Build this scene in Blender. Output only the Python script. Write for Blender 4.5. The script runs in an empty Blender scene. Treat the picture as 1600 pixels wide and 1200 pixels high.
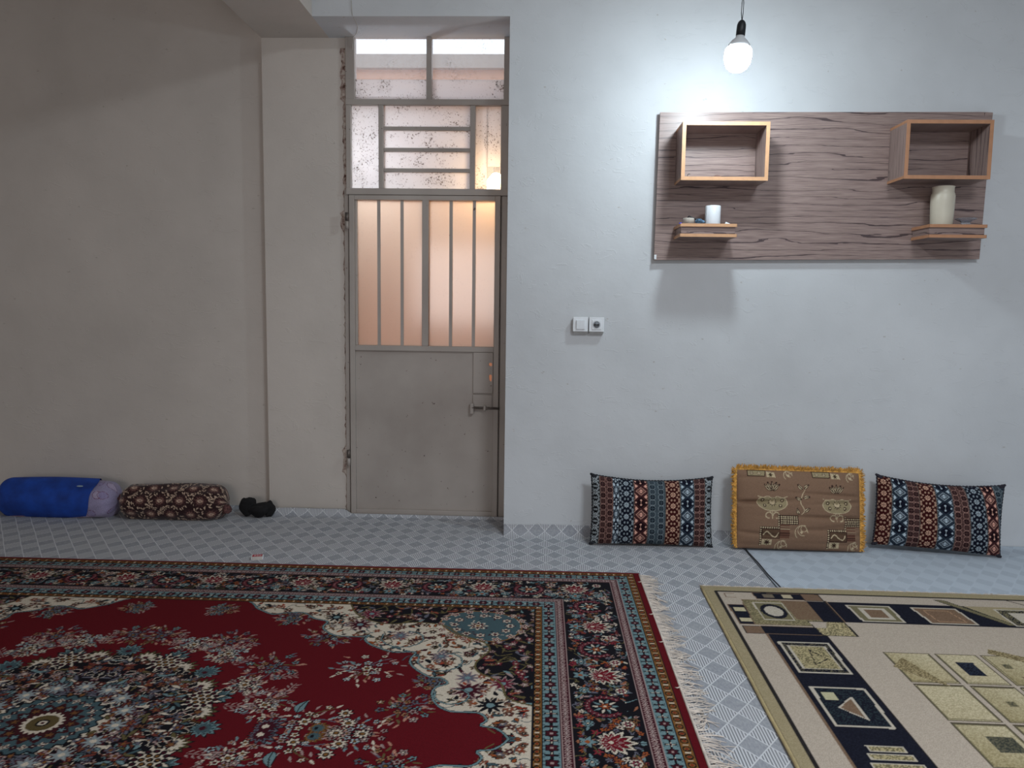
import bpy, bmesh, math, random
import numpy as np
from mathutils import Vector, Matrix, Euler

C = bpy.context.scene.collection
S = bpy.context.scene
PI = math.pi
random.seed(7)

# ------------------------------------------------------------------ camera
F_PX, CAM_H = 1210.0, 1.15
def camera_axes(vx=846., vy=480., roll=.017):
    y = Vector(((vx-800)/F_PX, -(vy-600)/F_PX, -1.)).normalized()
    u = Vector((math.sin(roll), math.cos(roll), 0)); u = (u-u.dot(y)*y).normalized()
    return y.cross(u), y, u
ax, ay, az = camera_axes()
cam_data = bpy.data.cameras.new('camera')
cam = bpy.data.objects.new('camera', cam_data); C.objects.link(cam)
cam_data.sensor_width = 36; cam_data.lens = F_PX/1600*36; cam_data.clip_start = .05
# rows of the matrix = world axes written in camera coordinates
cam.matrix_world = Matrix.Translation((0, 0, CAM_H)) @ Matrix((ax, ay, az)).to_4x4()
S.camera = cam

# ------------------------------------------------------------------ light
LAMP_STRENGTH = 168.0
w = bpy.data.worlds.new('sky'); S.world = w; w.use_nodes = True
w.node_tree.nodes['Background'].inputs[0].default_value = (.78, .88, 1.0, 1)
w.node_tree.nodes['Background'].inputs[1].default_value = 2.0
def area(name, loc, rot, sx, sy, power, col):
    l = bpy.data.lights.new(name, 'AREA'); l.shape = 'RECTANGLE'; l.size = sx; l.size_y = sy
    l.energy = power; l.color = col
    o = bpy.data.objects.new(name, l); C.objects.link(o); o.location = loc; o.rotation_euler = rot
    return o
# warm fill light, added behind the photographer to lift the walls
area('rear_fill_light', (-.9, -2.9, 1.45), (PI/2, 0, -.05), 1.8, 1.1, 45, (1.0, .90, .86))
# cool fill light, added under the ceiling to brighten floor and right wall
area('ceiling_fill_light', (1.5, .2, 3.2), (0, 0, 0), .8, .8, 92, (.86, .93, 1.0))
S.view_settings.view_transform = 'Standard'; S.view_settings.look = 'None'
S.view_settings.exposure = 0.0; S.view_settings.gamma = 1.0
S.view_settings.use_curve_mapping = False

# room planes
YA, YB, YC = 3.82, 4.12, 4.17
JX, DX, CX = -.172, -1.032, -1.475      # jamb corner, left side of the doorway, left side of the pier
ZB, ZC = 2.52, 3.3                       # underside of beam, ceiling

# ------------------------------------------------------------------ helpers
def lin(c):
    c = np.asarray(c, float)/255.
    return np.where(c <= .04045, c/12.92, ((c+.055)/1.055)**2.4)
def L3(r, g, b): return tuple(float(v) for v in lin((r, g, b)))+(1.,)

def new_mat(name):
    m = bpy.data.materials.new(name); m.use_nodes = True
    nt = m.node_tree; b = nt.nodes['Principled BSDF']
    return m, nt, b
def N(nt, t, **kw):
    n = nt.nodes.new(t)
    for k, v in kw.items(): setattr(n, k, v)
    return n
def ramp(nt, stops, fac=None, interp='LINEAR'):
    r = N(nt, 'ShaderNodeValToRGB'); r.color_ramp.interpolation = interp
    e = r.color_ramp.elements
    while len(e) < len(stops): e.new(.5)
    for i, (p, c) in enumerate(stops):
        e[i].position = p; e[i].color = c if len(c) == 4 else tuple(c)+(1,)
    if fac is not None: nt.links.new(fac, r.inputs[0])
    return r
def coords(nt, scale=(1, 1, 1), kind='Object', loc=(0, 0, 0), rot=(0, 0, 0)):
    t = N(nt, 'ShaderNodeTexCoord'); m = N(nt, 'ShaderNodeMapping')
    m.inputs['Scale'].default_value = scale; m.inputs['Location'].default_value = loc
    m.inputs['Rotation'].default_value = rot
    nt.links.new(t.outputs[kind], m.inputs[0]); return m.outputs[0]
def noise(nt, vec, scale, detail=3, rough=.5, dist=0):
    n = N(nt, 'ShaderNodeTexNoise'); n.inputs['Scale'].default_value = scale
    n.inputs['Detail'].default_value = detail; n.inputs['Roughness'].default_value = rough
    n.inputs['Distortion'].default_value = dist
    nt.links.new(vec, n.inputs['Vector']); return n.outputs[0]
def mix(nt, fac, a, b, blend='MIX'):
    n = N(nt, 'ShaderNodeMix', data_type='RGBA', blend_type=blend)
    for s, v in ((0, fac), (6, a), (7, b)):
        if hasattr(v, 'links') or hasattr(v, 'is_linked'): nt.links.new(v, n.inputs[s])
        else: n.inputs[s].default_value = v
    return n.outputs[2]
def mth(nt, op, a, b=None, c=None):
    n = N(nt, 'ShaderNodeMath', operation=op)
    for s, v in enumerate((a, b, c)):
        if v is None: continue
        if isinstance(v, (int, float)): n.inputs[s].default_value = v
        else: nt.links.new(v, n.inputs[s])
    return n.outputs[0]
def bump(nt, b, h, strength=.3, dist=.01):
    n = N(nt, 'ShaderNodeBump'); n.inputs['Strength'].default_value = strength
    n.inputs['Distance'].default_value = dist
    nt.links.new(h, n.inputs['Height']); nt.links.new(n.outputs[0], b.inputs['Normal']); return n

def plain(name, rgb, rough=.6, metal=0, var=.06, scale=30, bmp=0):
    m, nt, b = new_mat(name)
    v = coords(nt); n = noise(nt, v, scale)
    c = L3(*rgb); lo = tuple(x*(1-var*2) for x in c[:3])+(1,); hi = tuple(min(1, x*(1+var)) for x in c[:3])+(1,)
    r = ramp(nt, [(.3, lo), (.7, hi)], n); nt.links.new(r.outputs[0], b.inputs['Base Color'])
    b.inputs['Roughness'].default_value = rough; b.inputs['Metallic'].default_value = metal
    if bmp: bump(nt, b, n, bmp, .003)
    return m

def plaster(name, rgb, dirt=(150, 138, 125)):
    m, nt, b = new_mat(name)
    v = coords(nt)
    big = noise(nt, v, 1.3, 4, .6); mid = noise(nt, v, 7, 5, .6)
    c = L3(*rgb); d = tuple(x*.86 for x in c[:3])+(1,)
    col = ramp(nt, [(.3, d), (.65, c)], big).outputs[0]
    # little knocks where the paint is gone
    vor = N(nt, 'ShaderNodeTexVoronoi'); vor.inputs['Scale'].default_value = 9
    wv = coords(nt, (1, 1, 1.6)); nt.links.new(wv, vor.inputs['Vector'])
    vr = N(nt, 'ShaderNodeTexVoronoi'); vr.inputs['Scale'].default_value = 55; nt.links.new(wv, vr.inputs['Vector'])
    chip = mth(nt, 'MULTIPLY', mth(nt, 'LESS_THAN', vor.outputs[0], .09), mth(nt, 'LESS_THAN', vr.outputs[0], .35))
    col = mix(nt, mth(nt, 'MULTIPLY', chip, .35), col, L3(*dirt))
    nt.links.new(col, b.inputs['Base Color'])
    b.inputs['Roughness'].default_value = .62
    b.inputs['Specular IOR Level'].default_value = .08
    # trowel marks: short ridges
    st = noise(nt, coords(nt, (1, 1, 2.2), rot=(0, .5, 0)), 10, 3, .5, 1.2)
    ridge = ramp(nt, [(.0, (0, 0, 0)), (.62, (0, 0, 0)), (.66, (1, 1, 1)), (.70, (0, 0, 0))], st).outputs[0]
    h = mth(nt, 'ADD', mth(nt, 'MULTIPLY', mid, .6), mth(nt, 'MULTIPLY', ridge, .17))
    h = mth(nt, 'SUBTRACT', h, mth(nt, 'MULTIPLY', chip, .5))
    h = mth(nt, 'ADD', h, mth(nt, 'MULTIPLY', big, 1.6))
    bump(nt, b, h, .35, .012)
    return m

def vcol_mat(name, rough=.9, sheen=0., bumps=.25, scale=350):
    m, nt, b = new_mat(name)
    a = N(nt, 'ShaderNodeAttribute', attribute_name='weave')
    v = coords(nt); n = noise(nt, v, scale, 2)
    k = ramp(nt, [(.3, (.72, .72, .72)), (.7, (1.12, 1.12, 1.12))], n).outputs[0]
    nt.links.new(mix(nt, 1., a.outputs['Color'], k, 'MULTIPLY'), b.inputs['Base Color'])
    b.inputs['Roughness'].default_value = rough; b.inputs['Specular IOR Level'].default_value = .15
    b.inputs['Sheen Weight'].default_value = sheen
    if bumps: bump(nt, b, n, bumps, .002)
    return m

def props(o, label=None, cat=None, group=None, kind=None):
    for k, v in (('label', label), ('category', cat), ('group', group), ('kind', kind)):
        if v: o[k] = v
    return o
def empty(name, loc=(0, 0, 0), label=None, cat=None, group=None, kind=None, rot=(0, 0, 0)):
    o = bpy.data.objects.new(name, None); C.objects.link(o); o.location = loc; o.rotation_euler = rot
    o.empty_display_size = .05
    return props(o, label, cat, group, kind)
def link(name, me, m, parent=None, smooth=False):
    o = bpy.data.objects.new(name, me); C.objects.link(o)
    if m is not None: me.materials.append(m)
    if parent is not None: o.parent = parent
    if smooth:
        for p in me.polygons: p.use_smooth = True
    return o
def bm_obj(name, bm, m, parent=None, smooth=False, bevel=0):
    me = bpy.data.meshes.new(name)
    bmesh.ops.recalc_face_normals(bm, faces=bm.faces[:])
    bm.to_mesh(me); bm.free()
    o = link(name, me, m, parent, smooth)
    if bevel:
        d = o.modifiers.new('bevel', 'BEVEL'); d.width = bevel; d.segments = 2; d.limit_method = 'ANGLE'
    return o
def add_box(bm, x0, x1, y0, y1, z0, z1):
    vs = [bm.verts.new(p) for p in ((x0,y0,z0),(x1,y0,z0),(x1,y1,z0),(x0,y1,z0),(x0,y0,z1),(x1,y0,z1),(x1,y1,z1),(x0,y1,z1))]
    for f in ((0,1,2,3),(4,5,6,7),(0,1,5,4),(1,2,6,5),(2,3,7,6),(3,0,4,7)): bm.faces.new([vs[i] for i in f])
def box(name, x0, x1, y0, y1, z0, z1, m, parent=None, bevel=0, more=()):
    bm = bmesh.new(); add_box(bm, x0, x1, y0, y1, z0, z1)
    for b in more: add_box(bm, *b)
    return bm_obj(name, bm, m, parent, bevel=bevel)
def add_tube(bm, pts, r, seg=10, cap=True):
    pts = [Vector(p) for p in pts]; rs = r if isinstance(r, (list, tuple)) else [r]*len(pts)
    rings = []; up = Vector((0, 0, 1))
    for i, p in enumerate(pts):
        d = (pts[min(i+1, len(pts)-1)]-pts[max(i-1, 0)]).normalized()
        a = d.cross(up)
        if a.length < .05: a = d.cross(Vector((0, 1, 0)))
        a.normalize(); b = d.cross(a)
        rings.append([bm.verts.new(p+rs[i]*(math.cos(t)*a+math.sin(t)*b)) for t in (2*PI*k/seg for k in range(seg))])
    for A, B in zip(rings, rings[1:]):
        for k in range(seg): bm.faces.new((A[k], A[(k+1) % seg], B[(k+1) % seg], B[k]))
    if cap: bm.faces.new(rings[0]); bm.faces.new(rings[-1][::-1])
def tube(name, pts, r, m, parent=None, seg=10):
    bm = bmesh.new(); add_tube(bm, pts, r, seg); return bm_obj(name, bm, m, parent, smooth=True)
def lathe(name, prof, m, parent=None, seg=40, loc=(0, 0, 0), smooth=True):
    bm = bmesh.new(); rings = []
    for r, z in prof:
        if r < 1e-5: rings.append([bm.verts.new((loc[0], loc[1], loc[2]+z))])
        else: rings.append([bm.verts.new((loc[0]+r*math.cos(t), loc[1]+r*math.sin(t), loc[2]+z)) for t in (2*PI*k/seg for k in range(seg))])
    for A, B in zip(rings, rings[1:]):
        for k in range(seg):
            q = [A[k % len(A)], A[(k+1) % seg % len(A)], B[(k+1) % seg % len(B)], B[k % len(B)]]
            q = list(dict.fromkeys(q))
            if len(q) > 2: bm.faces.new(q)
    return bm_obj(name, bm, m, parent, smooth)

def grid_mesh(name, P, col=None, closed_u=False, extra_faces=None):
    """P: (n,m,3) points -> mesh of quads; col (n,m,3) display colours (0-255) stored as woven colour"""
    n, m = P.shape[:2]
    idx = np.arange(n*m).reshape(n, m)
    if closed_u: idx = np.concatenate([idx, idx[:1]], 0)
    a = idx[:-1, :-1]; b = idx[1:, :-1]; c = idx[1:, 1:]; d = idx[:-1, 1:]
    q = np.stack([a, b, c, d], -1).reshape(-1, 4)
    return raw_mesh(name, P.reshape(-1, 3), q, None if col is None else col.reshape(-1, 3))
def raw_mesh(name, V, q, col=None):
    me = bpy.data.meshes.new(name); V = np.asarray(V, 'f'); q = np.asarray(q, 'i')
    me.vertices.add(len(V)); me.vertices.foreach_set('co', V.ravel())
    me.loops.add(q.size); me.loops.foreach_set('vertex_index', q.ravel())
    me.polygons.add(len(q)); me.polygons.foreach_set('loop_start', np.arange(0, q.size, q.shape[1], dtype='i'))
    me.polygons.foreach_set('loop_total', np.full(len(q), q.shape[1], 'i'))
    me.polygons.foreach_set('use_smooth', np.ones(len(q), bool))
    me.update(calc_edges=True)
    if col is not None:
        at = me.color_attributes.new('weave', 'FLOAT_COLOR', 'POINT')
        c = np.ones((len(V), 4), 'f'); c[:, :3] = lin(np.clip(col, 0, 255)); at.data.foreach_set('color', c.ravel())
    return me

# ------------------------------------------------------------------ weaving: draws knots on a grid in metres
class Cloth:
    def __init__(s, x0, x1, y0, y1, step, base):
        s.x = np.arange(x0, x1+step/2, step); s.y = np.arange(y0, y1+step/2, step); s.st = step
        s.X, s.Y = np.meshgrid(s.x, s.y, indexing='ij')
        s.c = np.zeros(s.X.shape+(3,)); s.c[:] = base
    def win(s, cx, cy, r):
        i0, i1 = np.searchsorted(s.x, (cx-r, cx+r)); j0, j1 = np.searchsorted(s.y, (cy-r, cy+r))
        return slice(i0, i1), slice(j0, j1)
    def put(s, w_, mask, col): s.c[w_][mask] = col
    def local(s, cx, cy, r, rot=0):
        w_ = s.win(cx, cy, r); X = s.X[w_]-cx; Y = s.Y[w_]-cy
        co, si = math.cos(rot), math.sin(rot)
        return w_, X*co+Y*si, -X*si+Y*co
    def disc(s, cx, cy, r, col, sx=1, sy=1, rot=0):
        w_, X, Y = s.local(cx, cy, r*max(sx, sy)*1.1+s.st, rot); s.put(w_, (X/sx)**2+(Y/sy)**2 < r*r, col)
    def flower(s, cx, cy, r, pet, line, core, n=6, rot=0, sq=1.):
        w_, X, Y = s.local(cx, cy, r*1.5, rot); Y = Y/sq
        R = np.hypot(X, Y); A = np.arctan2(Y, X); e = r*(.78+.22*np.cos(n*A))
        s.put(w_, R < e*1.22, line); s.put(w_, R < e*.95, pet)
        s.put(w_, (R < r*.42), line); s.put(w_, R < r*.27, core)
    def star(s, cx, cy, r, col, line, n=7, rot=0, core=None):
        w_, X, Y = s.local(cx, cy, r*1.4, rot); R = np.hypot(X, Y); A = np.arctan2(Y, X)
        t = np.abs(((A*n/(2*PI)) % 1)-.5)*2; e = r*(.42+.58*t**1.3)
        s.put(w_, R < e*1.2+.002, line); s.put(w_, R < e, col)
        if core is not None: s.put(w_, R < r*.25, core)
    def leaf(s, cx, cy, l, wd, rot, col, line=None, vein=None):
        w_, X, Y = s.local(cx, cy, l*.75, rot); t = X/l+.5
        h = wd*np.sin(np.clip(t, 0, 1)**.75*PI)*.5+1e-6; Yc = Y-.18*wd*np.sin(t*PI)
        ok = (t > 0) & (t < 1)
        if line is not None: s.put(w_, ok & (np.abs(Yc) < h+.0025), line)
        s.put(w_, ok & (np.abs(Yc) < h), col)
        if vein is not None: s.put(w_, ok & (np.abs(Yc) < .0018), vein)
    def palmette(s, cx, cy, r, rot, col, line, col2, core):
        """a half-rosette with pointed tongues"""
        w_, X, Y = s.local(cx, cy, r*1.35, rot); R = np.hypot(X, Y); A = np.arctan2(Y, X)
        t = np.abs(((A*13/(2*PI)) % 1)-.5)*2; e = r*(.62+.38*t)*(.55+.5*np.cos(A/2)**2)
        s.put(w_, R < e*1.14, line); s.put(w_, R < e, col); s.put(w_, R < e*.80, line)
        s.put(w_, R < e*.74, col2); s.put(w_, R < e*.28, core)
    def line(s, pts, wd, col):
        for (x0, y0), (x1, y1) in zip(pts, pts[1:]):
            r = math.hypot(x1-x0, y1-y0)/2+wd*2; w_ = s.win((x0+x1)/2, (y0+y1)/2, r)
            X = s.X[w_]; Y = s.Y[w_]; dx, dy = x1-x0, y1-y0; q = dx*dx+dy*dy+1e-12
            t = np.clip(((X-x0)*dx+(Y-y0)*dy)/q, 0, 1)
            s.put(w_, np.hypot(X-x0-t*dx, Y-y0-t*dy) < wd/2, col)
    def inside(s, poly):
        m = np.zeros(s.X.shape, bool); n = len(poly)
        for i in range(n):
            x0, y0 = poly[i]; x1, y1 = poly[(i+1) % n]
            if y0 == y1: continue
            m ^= ((s.Y >= min(y0, y1)) & (s.Y < max(y0, y1))) & (s.X < (x1-x0)*(s.Y-y0)/(y1-y0)+x0)
        return m
    def poly(s, p, col): s.c[s.inside(p)] = col
    def frame(s, p, wd, col): s.line(list(p)+[p[0]], wd, col)
def arcs(pts, bulge, n=6):
    """joins points with little outward arcs -> scalloped outline"""
    out = []
    for (x0, y0), (x1, y1) in zip(pts, pts[1:]):
        dx, dy = x1-x0, y1-y0
        for k in range(n):
            t = k/n; h = bulge*4*t*(1-t); out.append((x0+dx*t-dy*h, y0+dy*t+dx*h))
    out.append(pts[-1]); return out
def smooth_pts(p, n=5):
    out = []
    for i in range(len(p)-1):
        a = p[max(i-1, 0)]; b = p[i]; c = p[i+1]; d = p[min(i+2, len(p)-1)]
        for k in range(n):
            t = k/n
            out.append(tuple(.5*((2*b[j])+(-a[j]+c[j])*t+(2*a[j]-5*b[j]+4*c[j]-d[j])*t*t+(-a[j]+3*b[j]-3*c[j]+d[j])*t**3) for j in (0, 1)))
    out.append(p[-1]); return out

# palette of the wool
RED, DRED, CREAM, NAVY = (94, 8, 20), (70, 10, 22), (204, 192, 174), (14, 12, 20)
BLUE, TEAL, GOLD, DGOLD = (110, 136, 140), (66, 88, 94), (126, 86, 42), (84, 56, 28)
PINK, WINE, ORANGE, SLATE, OLIVE = (158, 134, 130), (64, 14, 28), (148, 78, 40), (96, 96, 108), (96, 86, 54)

def persian_quarter():
    R = random.Random(11)
    q = Cloth(0, 1.768, 0, 1.313, .0031, RED)
    X, Y = q.X, q.Y
    top = (1.305-Y) < (1.74-X)
    d = np.where(top, 1.305-Y, 1.74-X)                    # distance inwards from the outer guard
    s_ = np.where(top, X, Y)
    # medallion and field first ----------------------------------
    A = np.arctan2(Y, X); Rr = np.hypot(X, Y)
    # sprays on the red field
    def spray(cx, cy, sc, seed, pal):
        r = random.Random(seed)
        for k in range(5):
            a = r.uniform(0, 2*PI); L = sc*r.uniform(.7, 1.)
            q.line(smooth_pts([(cx, cy), (cx+.5*L*math.cos(a+.3), cy+.5*L*math.sin(a+.3)), (cx+L*math.cos(a), cy+L*math.sin(a))]), .004, OLIVE if k % 2 else SLATE)
        for k in range(34):
            a = r.uniform(0, 2*PI); L = sc*(.45+.75*r.random())
            q.leaf(cx+L*math.cos(a), cy+L*math.sin(a), .026, .008, a+r.uniform(-.5, .5), r.choice(pal[1]))
        for k in range(16):
            a = k*2*PI/16+r.uniform(-.2, .2); L = sc*(.32+.5*(k % 2)+.15*r.random())
            q.flower(cx+L*math.cos(a), cy+L*math.sin(a), r.uniform(.010, .0145), r.choice(pal[0]), NAVY, r.choice((GOLD, RED, CREAM)), 5, r.random())
        q.flower(cx, cy, .02, pal[0][0], NAVY, GOLD, 6)
    P1 = ([CREAM, PINK, (170, 178, 180)], [PINK, (176, 128, 110), BLUE, CREAM])
    P2 = ([SLATE, PINK, BLUE, (150, 110, 80)], [OLIVE, PINK, (176, 128, 110), SLATE])
    for cx, cy, sc, sd, P in ((.80, .37, .10, 1, P1), (.62, .60, .085, 2, P2), (.96, .14, .085, 4, P2), (.50, .36, .085, 5, P2),
                              (.30, .53, .085, 6, P2), (.05, .56, .08, 7, P2), (.56, .13, .08, 8, P1), (.70, .05, .10, 9, P1),
                              (.86, .0, .08, 10, P1), (.16, .80, .05, 12, P2), (.45, .74, .06, 13, P2), (1.02, .30, .05, 14, P2),
                              (.33, .44, .06, 15, P1), (.19, .50, .06, 16, P1), (.46, .24, .05, 17, P1)):
        spray(cx, cy, sc, sd, P)
    for cx, cy, a in ((.53, .20, .6), (.49, .12, .1), (.40, .40, .8), (.25, .50, 1.2), (.12, .53, 1.5), (.60, .22, 1.3), (.36, .50, .5), (.56, .30, .3)):
        q.line([(cx-.04*math.cos(a), cy-.04*math.sin(a)), (cx+.04*math.cos(a), cy+.04*math.sin(a))], .003, PINK)
        for k in range(5):
            t = -.034+.017*k
            for sg in (-1, 1): q.leaf(cx+t*math.cos(a)+sg*.012*-math.sin(a), cy+t*math.sin(a)+sg*.012*math.cos(a), .019, .0055, a+sg*.75, PINK)
    q.palmette(.60, .02, .05, 0, SLATE, NAVY, WINE, CREAM); q.palmette(.74, .02, .034, 0, GOLD, DGOLD, TEAL, NAVY)
    q.leaf(.67, .13, .07, .028, 1.4, BLUE, NAVY, NAVY)
    for cx, cy in ((.82, .05), (.87, .0), (.80, -.0), (.80, .10)): q.flower(cx, cy, .022, CREAM, NAVY, GOLD, 8)
    # medallion body
    SH = (.385, 1.17)
    body = Rr < .405+.035*np.cos(16*A)+.02*np.cos(32*A)
    ring = Rr < .42+.035*np.cos(16*A)+.02*np.cos(32*A)
    q.c[ring] = DGOLD; q.c[body] = NAVY
    for k in range(0, 9):
        a = k*PI/16
        r0 = .435 if k % 2 == 0 else .40
        q.palmette(r0*math.cos(a), r0*math.sin(a), .05, a, BLUE if k % 2 == 0 else OLIVE, NAVY, CREAM if k % 2 else TEAL, WINE)
    for k in SH:                                         # cream honeycomb shields
        a = k; cx, cy = .40*math.cos(a), .40*math.sin(a)
        q.star(cx, cy, .066, CREAM, NAVY, 11, a); q.disc(cx, cy, .048, CREAM, .9, 1.05, a)
        for m in range(19):
            rr = 0 if m == 0 else (.021 if m < 7 else .039); aa = m*PI/3 if m < 7 else m*PI/6
            q.disc(cx+rr*math.cos(aa), cy+rr*math.sin(aa), .009, NAVY); q.disc(cx+rr*math.cos(aa), cy+rr*math.sin(aa), .0045, GOLD if m < 7 else WINE)
    inner = Rr < .265+.02*np.cos(16*A)
    q.c[inner] = NAVY
    q.c[(Rr < .235+.03*np.cos(8*A+PI))] = CREAM
    for k in range(380):
        a = R.uniform(-.05, PI/2+.05); r0 = math.sqrt(R.uniform(.15**2, .40**2))
        cx, cy = r0*math.cos(a), r0*math.sin(a)
        near_shield = any(math.hypot(cx-.40*math.cos(j), cy-.40*math.sin(j)) < .062 for j in SH)
        if near_shield: continue
        t = R.random()
        if t < .34: q.leaf(cx, cy, R.uniform(.028, .046), R.uniform(.009, .014), R.uniform(0, 2*PI), R.choice((SLATE, TEAL, BLUE, (112, 54, 44), OLIVE, CREAM)), NAVY)
        elif t < .6: q.star(cx, cy, R.uniform(.011, .019), R.choice(((104, 52, 42), SLATE, BLUE, (116, 76, 50), PINK)), NAVY, R.choice((5, 7, 9)), R.random(), R.choice((CREAM, GOLD)))
        elif t < .8: q.flower(cx, cy, R.uniform(.011, .017), R.choice((PINK, (136, 74, 50), SLATE)), WINE, GOLD, 5, R.random())
        else: q.leaf(cx, cy, .03, .018, R.uniform(0, 6), NAVY, CREAM)
    for k in range(5):
        a = (k+.0)*PI/8; q.star(.20*math.cos(a), .20*math.sin(a), .034, (140, 150, 152), WINE, 8, a, CREAM)
    blue = Rr < .142+.006*np.cos(28*A)
    q.c[Rr < .149+.006*np.cos(28*A)] = NAVY; q.c[blue] = TEAL
    for k in range(0, 9):
        a = k*PI/16
        q.flower(.118*math.cos(a), .118*math.sin(a), .010, WINE, CREAM if k % 2 else NAVY, CREAM, 4, a)
    q.c[Rr < .093+.01*np.cos(16*A)] = (60, 20, 26)
    for k in range(0, 9): q.star(.077*math.cos(k*PI/12*1.5), .077*math.sin(k*PI/12*1.5), .012, BLUE if k % 2 else (110, 70, 40), NAVY, 5, k)
    q.c[Rr < .052+.004*np.cos(20*A)] = CREAM; q.c[Rr < .040] = (90, 76, 46); q.c[Rr < .018] = NAVY; q.c[Rr < .012] = CREAM; q.c[Rr < .006] = WINE
    # corner pieces -----------------------------------------------
    edge = [(.20, .90), (.246, .872), (.285, .82), (.304, .806), (.36, .77), (.403, .786), (.471, .791), (.523, .742), (.577, .72), (.575, .68), (.587, .647),
            (.639, .603), (.725, .60), (.752, .615), (.745, .58), (.78, .535), (.86, .49), (.93, .495), (.925, .45), (.93, .41), (.964, .362), (1.005, .327),
            (1.04, .322), (1.062, .29), (1.031, .266), (1.025, .223), (1.045, .167), (1.09, .13), (1.168, .127), (1.195, .091), (1.181, .061), (1.225, .049),
            (1.259, .0), (1.259, -.05)]
    e2 = smooth_pts(edge, 4)
    corner = e2+[(1.5, -.05), (1.5, 1.2), (.20, 1.2)]
    q.poly(corner, CREAM)
    cm = q.inside(corner)
    dk = smooth_pts([(.60, .95), (.669, .79), (.788, .715), (.90, .735), (1.002, .712), (1.061, .643), (1.145, .591), (1.175, .53), (1.158, .484), (1.135, .42), (1.153, .365), (1.20, .33), (1.229, .287), (1.25, .212), (1.345, .165)], 4)
    dark = q.inside(dk+[(1.5, .165), (1.5, 1.2), (.6, 1.2)])
    def scatter(mask, n, fn):
        ii, jj = np.nonzero(mask)
        for _ in range(n):
            k = R.randrange(len(ii)); fn(q.x[ii[k]], q.y[jj[k]])
    def cream_motif(x, y):
        t = R.random(); a = R.uniform(0, 2*PI)
        if t < .55: q.leaf(x, y, R.uniform(.020, .038), R.uniform(.007, .012), a, R.choice((ORANGE, WINE, TEAL, (150, 60, 40), (96, 70, 50), NAVY)), R.choice((None, NAVY)))
        elif t < .8: q.star(x, y, R.uniform(.010, .017), R.choice((WINE, (130, 60, 40), SLATE, NAVY)), (120, 90, 70), R.choice((5, 6, 7)), a, CREAM)
        else: q.line(smooth_pts([(x, y), (x+.02*math.cos(a), y+.02*math.sin(a)), (x+.045*math.cos(a+.7), y+.045*math.sin(a+.7))]), .0035, R.choice((TEAL, NAVY, OLIVE)))
    scatter(cm & ~dark & (q.X < 1.3) & (q.Y < .87), 430, cream_motif)
    q.c[dark & cm] = NAVY
    def dark_motif(x, y):
        t = R.random(); a = R.uniform(0, 2*PI)
        if t < .4: q.leaf(x, y, R.uniform(.026, .045), R.uniform(.008, .014), a, R.choice((SLATE, BLUE, PINK, (140, 70, 50), OLIVE)))
        elif t < .75: q.flower(x, y, R.uniform(.009, .014), R.choice((PINK, (120, 46, 56), (120, 74, 50))), WINE, CREAM, 5, a)
        else: q.line(smooth_pts([(x, y), (x+.03*math.cos(a), y+.03*math.sin(a)), (x+.06*math.cos(a+.8), y+.06*math.sin(a+.8))]), .005, OLIVE)
    scatter(dark & cm & (q.X < 1.325) & (q.Y < .89), 300, dark_motif)
    # two big acanthus stars, blue shield
    for x, y, r, c1 in ((1.13, .255, .05, WINE), (1.20, .17, .05, NAVY), (.70, .70, .045, WINE), (.60, .76, .045, NAVY), (1.23, .30, .04, (100, 24, 46)), (.72, .80, .04, (100, 24, 46)), (1.12, .33, .035, SLATE), (1.02, .47, .03, SLATE), (.86, .62, .03, SLATE)):
        q.star(x, y, r, c1, CREAM if c1 == NAVY else PINK, 9, R.random(), BLUE)
    blob = smooth_pts([(1.0, .70), (.985, .76), (1.03, .825), (1.10, .85), (1.18, .84), (1.25, .80), (1.275, .73), (1.262, .655), (1.21, .60), (1.13, .60), (1.05, .64), (1.0, .70)], 4)
    q.poly(blob, TEAL); q.frame(blob, .006, GOLD)
    for k in range(40):
        x, y = R.uniform(1.02, 1.25), R.uniform(.64, .83)
        q.leaf(x, y, .016, .006, R.uniform(0, 6), R.choice((NAVY, CREAM, WINE, TEAL)))
    q.flower(1.12, .72, .03, WINE, CREAM, GOLD, 8)
    for k in range(12):
        a = k*PI/6; q.flower(1.135+.10*math.cos(a), .725+.085*math.sin(a), .017, CREAM, WINE, WINE, 6, a)
    for k in range(16):
        a = k*PI/8; q.flower(1.135+.15*math.cos(a), .725+.125*math.sin(a), .015, (118, 50, 58), CREAM, WINE, 5, a)
    for p in (dk,): q.line(p, .007, OLIVE)
    q.line(e2, .010, NAVY); q.line(e2, .0055, BLUE)
    for k in range(3):                                    # scrolls of the cream cartouches
        cx, cy, r = ((.88, .60, .085), (1.03, .44, .085), (1.09, .22, .06))[k]
        pts = [(cx+r*(1-.04*t)*math.cos(PI*.9+t*.55), cy+r*(1-.04*t)*math.sin(PI*.9+t*.55)) for t in range(10)]
        q.line(pts, .007, NAVY); q.line(pts, .004, BLUE)
    # borders ------------------------------------------------------
    band = lambda a, b: (d >= a) & (d < b)
    def strip_chain(a, b):
        m = band(a, b); q.c[m] = WINE
        w_ = (b-a)/2; c0 = (a+b)/2; u = (d-c0)/w_
        z = np.abs(((s_/.022) % 1)-.5)*4-1
        for sg in (-1, 1): q.c[m & (np.abs(u*1.25-sg*z*.62) < .2)] = PINK
        q.c[m & (np.abs(np.abs(u)-.86) < .09)] = PINK
        q.c[m & ((np.abs(z) > .75) & (np.abs(u) < .13))] = (200, 190, 185)
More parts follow.
